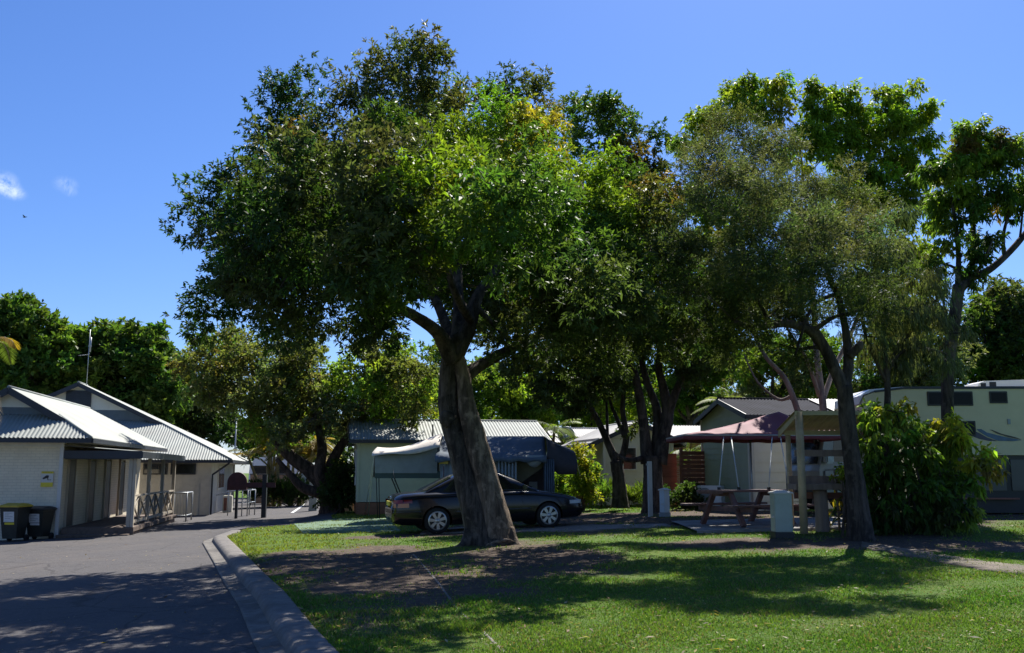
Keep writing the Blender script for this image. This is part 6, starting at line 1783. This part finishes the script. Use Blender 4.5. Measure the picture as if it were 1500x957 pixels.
st = []; rr = random.Random(3)
pc = P(412, 732, 55)
for k in range(13):
    bx = pc.x + rr.uniform(-.8, 1.1); a = rr.uniform(-.5, .6)
    st.append(((bx, 55 + rr.uniform(-.4, .4), -.35), (bx + a * 1.3 + (bx - pc.x) * .8, 55 + rr.uniform(-.8, .8), rr.uniform(1.9, 3.9)), .085, 8, 1.9))
palm("clumping_palm", "clumping golden stemmed palm beyond the sunlit road", st, col=(.17, .16, .035), seed=5, yellow=.4, bark="palm_stem", nl=30, w=.05)
q = P(812, 640, 43)
palm("small_palm", "bright small palm at the right end of the long green cabin", [((q.x, 43, .1), (q.x, 43, q.z + .3), .07, 11, 1.5), ((q.x + .3, 43.4, .1), (q.x + .4, 43.4, q.z - .3), .06, 8, 1.2)], col=(.14, .19, .03), seed=6)
q = P(1065, 590, 44)
palm("small_palm", "palm with arching pale fronds behind the sage cabin's gable", [((q.x, 44, .2), (q.x, 44, q.z - .2), .08, 11, 1.7)], col=(.16, .19, .06), seed=7)
q = P(1010, 655, 36.5)
palm("small_palm", "small palm behind the slat fence", [((q.x, 36.5, .2), (q.x, 36.5, q.z - .3), .07, 9, 1.2)], col=(.13, .18, .05), seed=8)
q = P(-24, 560, 24.5)
lp = thing("left_palm", "palm at the left edge with a golden frond hanging into view", "palm", (q.x, 24.5, H(q.x, 24.5)))
b = MB(); zb = lp.location.z
b.tube([(q.x, 24.5, zb - .1), (q.x + .06, 24.5, zb + 1.6), (q.x + .14, 24.5, q.z - .8), (q.x + .1, 24.5, q.z + .9)], [.2, .16, .15, .1], 10, .08, sub=6); b.build("trunk", "bark_brown", lp, world=True)
Q = []; Cc = []; r_ = random.Random(2); b = MB()
top = Vector((q.x + .1, 24.5, q.z + .9))
for k, (dx, dy, dz, ln, c) in enumerate([(.5, -.1, .9, 1.0, (.30, .2, .03)), (-1, .2, .6, 2, (.12, .15, .03)), (-.3, -1, .6, 2, (.12, .15, .03)), (-.2, 1, .7, 2, (.1, .14, .03)), (-.8, -.7, .9, 2, (.1, .14, .03)), (.3, .1, -.55, .95, (.13, .16, .04)), (.05, .4, -.8, 1.5, (.16, .12, .05))]):
    st_ = top if dz > 0 else top - Vector((0, 0, .75))
    pts, qs = frond(st_, (dx, dy, dz), ln, r_, 1.5 if k == 0 else .9, 46, .03, .42)
    b.tube(pts[::3], [.022, .018, .012, .008, .004], 5); Q += qs; Cc += [np.array(c) * r_.uniform(.7, 1.25) for _ in qs]
b.build("frond_stalk", "timber_grey", lp, world=True); quads_mesh("fronds", np.array([[tuple(p) for p in x] for x in Q]), np.array(Cc), "leaf_thin", lp)

# agapanthus style clumps below the palm
bush("ground_plants", "dark leafy clump under the clumping palm", 425, 735, 54, [(400, 715, 14), (430, 718, 16), (450, 722, 12), (415, 728, 12), (372, 722, 12)], 5200, (.4, .05), ['dk', 'gd', 'md'], "leaf_dull", 107, lift=.9, spread=.4, cat="plant")

# ================================================================== GRASS AND LITTER
def grass(n, y0, y1, seed, power):
    r = np.random.default_rng(seed)
    u = r.uniform(size=n)
    y = (y0 ** (1 - power) + u * (y1 ** (1 - power) - y0 ** (1 - power))) ** (1 / (1 - power))
    x = r.uniform(-1, 1, n) * (.57 * y + .8)
    s = soil(x, y) + .25 * (wob(x, y, 3, 8))
    ok = (x > XK(y) + .02) & (r.uniform(size=n) > np.clip(s * 1.35, 0, .985))
    ok &= ~((x > 4.0) & (x < 8.2) & (y > 21.1) & (y < 24.6))
    x, y, s = x[ok], y[ok], s[ok]; n = len(x)
    z = Hs(x, y) - .012
    hgt = (.024 + .008 * wob(x, y, 2.2, 9)) * r.uniform(.6, 1.5, n) * (1 + .02 * (y - 8))
    tall = (wob(x, y, 1.7, 12) > .55) & (x < -.2) & (y < 16); hgt[tall] *= 1.6
    hgt = np.maximum(hgt, .012)
    wd = (.0045 + .00055 * y) * r.uniform(.7, 1.3, n)
    a = r.uniform(0, 6.283, n); sd = np.stack([np.cos(a), np.sin(a), np.zeros(n)], -1)
    ln = r.normal(size=(n, 3)) * .5; ln[:, 2] = 0
    p = np.stack([x, y, z], -1); up = np.array([0, 0, 1.0])
    V = np.empty((n, 4, 3)); h = hgt[:, None]; w = wd[:, None]
    V[:, 0] = p - sd * w; V[:, 1] = p + sd * w
    V[:, 2] = p + (up + ln) * h + sd * w * .25; V[:, 3] = p + (up + ln) * h - sd * w * .25
    t = np.clip(.5 + .5 * wob(x, y, .8, 14), 0, 1)[:, None]
    yl = (sst(-2.0, -4.5, x) * sst(17, 20, y))[:, None]  # sunlit corner of lawn: brighter yellow put into the blade colour
    c = np.array([.094, .192, .026]) * (1 - t) + np.array([.135, .215, .034]) * t
    c = c * (1 - yl) + np.array([.21, .25, .034]) * yl
    dry = (r.uniform(size=n) < .10 + .5 * np.clip(s, 0, 1))[:, None]
    c = np.where(dry, np.array([.20, .165, .075]), c) * r.uniform(.7, 1.35, (n, 1))
    return V, c


Va, ca = grass(330000, 7.2, 16, 1, 1.9); Vb, cb = grass(150000, 15.5, 38, 2, 1.6)
go = quads_mesh("grass", np.concatenate([Va, Vb]), np.concatenate([ca, cb]), "grass")
tag(go, "short mown grass blades over the lawn", "grass", kind="stuff")

r = np.random.default_rng(77); n = 4200
y = 7.5 + 28 * r.uniform(size=n) ** 1.5; x = r.uniform(-1, 1, n) * (.56 * y + .5)
keep = (r.uniform(size=n) < .28 + .6 * soil(x, y)) & ((x > XK(y)) | (r.uniform(size=n) < .22 + .75 * ((x > XK(y) - .7) & (x < XK(y) - .3))))
x, y = x[keep], y[keep]; n = len(x)
near = np.clip((XK(y) - x) , 0, 1)
z = Hs(x, y) + .02 + .012 * r.uniform(size=n)
inb = (x < XK(y)) & (x > XK(y) - .33) & (y < 27.5); z[inb] += .13
a = r.uniform(0, 6.283, n); dr = unit(np.stack([np.cos(a), np.sin(a), r.normal(size=n) * .18], -1))
V = leaf_quads(np.stack([x, y, z], -1), dr, .085, .026, r, -.02, 3.0)
r2 = np.random.default_rng(78); m2_ = 5200
y2 = 7.5 + 20 * r2.uniform(size=m2_) ** 1.7; x2 = r2.uniform(-1, 1, m2_) * (.56 * y2 + .5); k2 = (x2 > XK(y2)) | (r2.uniform(size=m2_) < .35)
x2, y2 = x2[k2], y2[k2]; m2_ = len(x2); a2_ = r2.uniform(0, 6.283, m2_)
V2 = leaf_quads(np.stack([x2, y2, Hs(x2, y2) + .016 + .014 * r2.uniform(size=m2_)], -1), unit(np.stack([np.cos(a2_), np.sin(a2_), r2.normal(size=m2_) * .3], -1)), .034, .013, r2, -.02, 3.0)
V = np.concatenate([V, V2]); n = len(V)
pal = np.array([(.34, .27, .18), (.42, .36, .26), (.22, .14, .08), (.36, .25, .06), (.15, .09, .055)])
lt = quads_mesh("fallen_leaves", V, pal[r.integers(0, 5, n)] * r.uniform(.7, 1.2, (n, 1)), "leaf_dull")
tag(lt, "dry fallen leaves scattered over lawn and road", "leaf litter", kind="stuff")

# ================================================================== LIGHT
SUN_EL, SUN_AZ = R(51), R(19)
sd_ = Vector((math.sin(SUN_AZ) * math.cos(SUN_EL), math.cos(SUN_AZ) * math.cos(SUN_EL), math.sin(SUN_EL)))
sl = bpy.data.lights.new("sun", "SUN"); sl.energy = 5.0; sl.angle = R(0.53); sl.color = (1.0, .955, .88)
so = bpy.data.objects.new("sun", sl); COL.objects.link(so)
so.rotation_euler = sd_.to_track_quat("Z", "Y").to_euler(); so.location = (20, 40, 60)

w = bpy.data.worlds.new("World"); scene.world = w; w.use_nodes = True
nt = w.node_tree; bg = nt.nodes["Background"]
sk = nt.nodes.new("ShaderNodeTexSky"); sk.sky_type = "NISHITA"; sk.sun_disc = False
sk.sun_elevation = SUN_EL; sk.sun_rotation = SUN_AZ; sk.altitude = 10; sk.air_density = 1.0; sk.dust_density = 0.4; sk.ozone_density = 2.2
hs = nt.nodes.new("ShaderNodeHueSaturation"); hs.inputs["Saturation"].default_value = 1.08
skt = mix_rgb(nt, 1.0, sk.outputs[0], (.74, .88, 1.24), "MULTIPLY")  # clear deep blue sky
nt.links.new(skt, hs.inputs["Color"])
tc = nt.nodes.new("ShaderNodeTexCoord")
col = hs.outputs[0]
for (u, v, rad, st) in ((2, 264, .017, .85), (10, 277, .016, .7), (23, 284, .012, .6), (95, 270, .014, .4), (102, 281, .009, .3)):
    d = ray(u, v).normalized()
    mp = nt.nodes.new("ShaderNodeMapping"); nt.links.new(tc.outputs["Generated"], mp.inputs["Vector"]); mp.inputs["Location"].default_value = (-d.x, -d.y, -d.z)
    sc_ = nt.nodes.new("ShaderNodeVectorMath"); sc_.operation = "MULTIPLY"; sc_.inputs[1].default_value = (1, 1, 1.5)
    nt.links.new(mp.outputs[0], sc_.inputs[0])
    ln = nt.nodes.new("ShaderNodeVectorMath"); ln.operation = "LENGTH"; nt.links.new(sc_.outputs[0], ln.inputs[0])
    mr = nt.nodes.new("ShaderNodeMapRange"); mr.interpolation_type = "SMOOTHSTEP"; mr.inputs[1].default_value = rad; mr.inputs[2].default_value = 0; mr.inputs[3].default_value = 0; mr.inputs[4].default_value = 1
    nt.links.new(ln.outputs["Value"], mr.inputs[0])
    nz = nt.nodes.new("ShaderNodeTexNoise"); nz.inputs["Scale"].default_value = 48; nz.inputs["Detail"].default_value = 8; nz.inputs["Roughness"].default_value = .72; nz.inputs["Distortion"].default_value = .8
    nt.links.new(tc.outputs["Generated"], nz.inputs["Vector"])
    m2 = nt.nodes.new("ShaderNodeMapRange"); m2.inputs[1].default_value = .38; m2.inputs[2].default_value = .68; nt.links.new(nz.outputs["Fac"], m2.inputs[0])
    mu = nt.nodes.new("ShaderNodeMath"); mu.operation = "MULTIPLY"; nt.links.new(mr.outputs[0], mu.inputs[0]); nt.links.new(m2.outputs[0], mu.inputs[1])
    m3 = nt.nodes.new("ShaderNodeMath"); m3.operation = "MULTIPLY"; m3.inputs[1].default_value = st; m3.use_clamp = True; nt.links.new(mu.outputs[0], m3.inputs[0])
    col = mix_rgb(nt, m3.outputs[0], col, (9.5, 10.5, 11.5))
nt.links.new(col, bg.inputs["Color"])
bg.inputs["Strength"].default_value = 0.06

scene.render.engine = "CYCLES"
scene.view_settings.view_transform = "Standard"
scene.view_settings.look = "None"
scene.view_settings.gamma = 1.0
scene.view_settings.exposure = 1.0
cy = scene.cycles
cy.use_denoising = True
cy.max_bounces = 8; cy.diffuse_bounces = 5; cy.glossy_bounces = 2; cy.transmission_bounces = 4; cy.transparent_max_bounces = 4
cy.caustics_reflective = False; cy.caustics_refractive = False
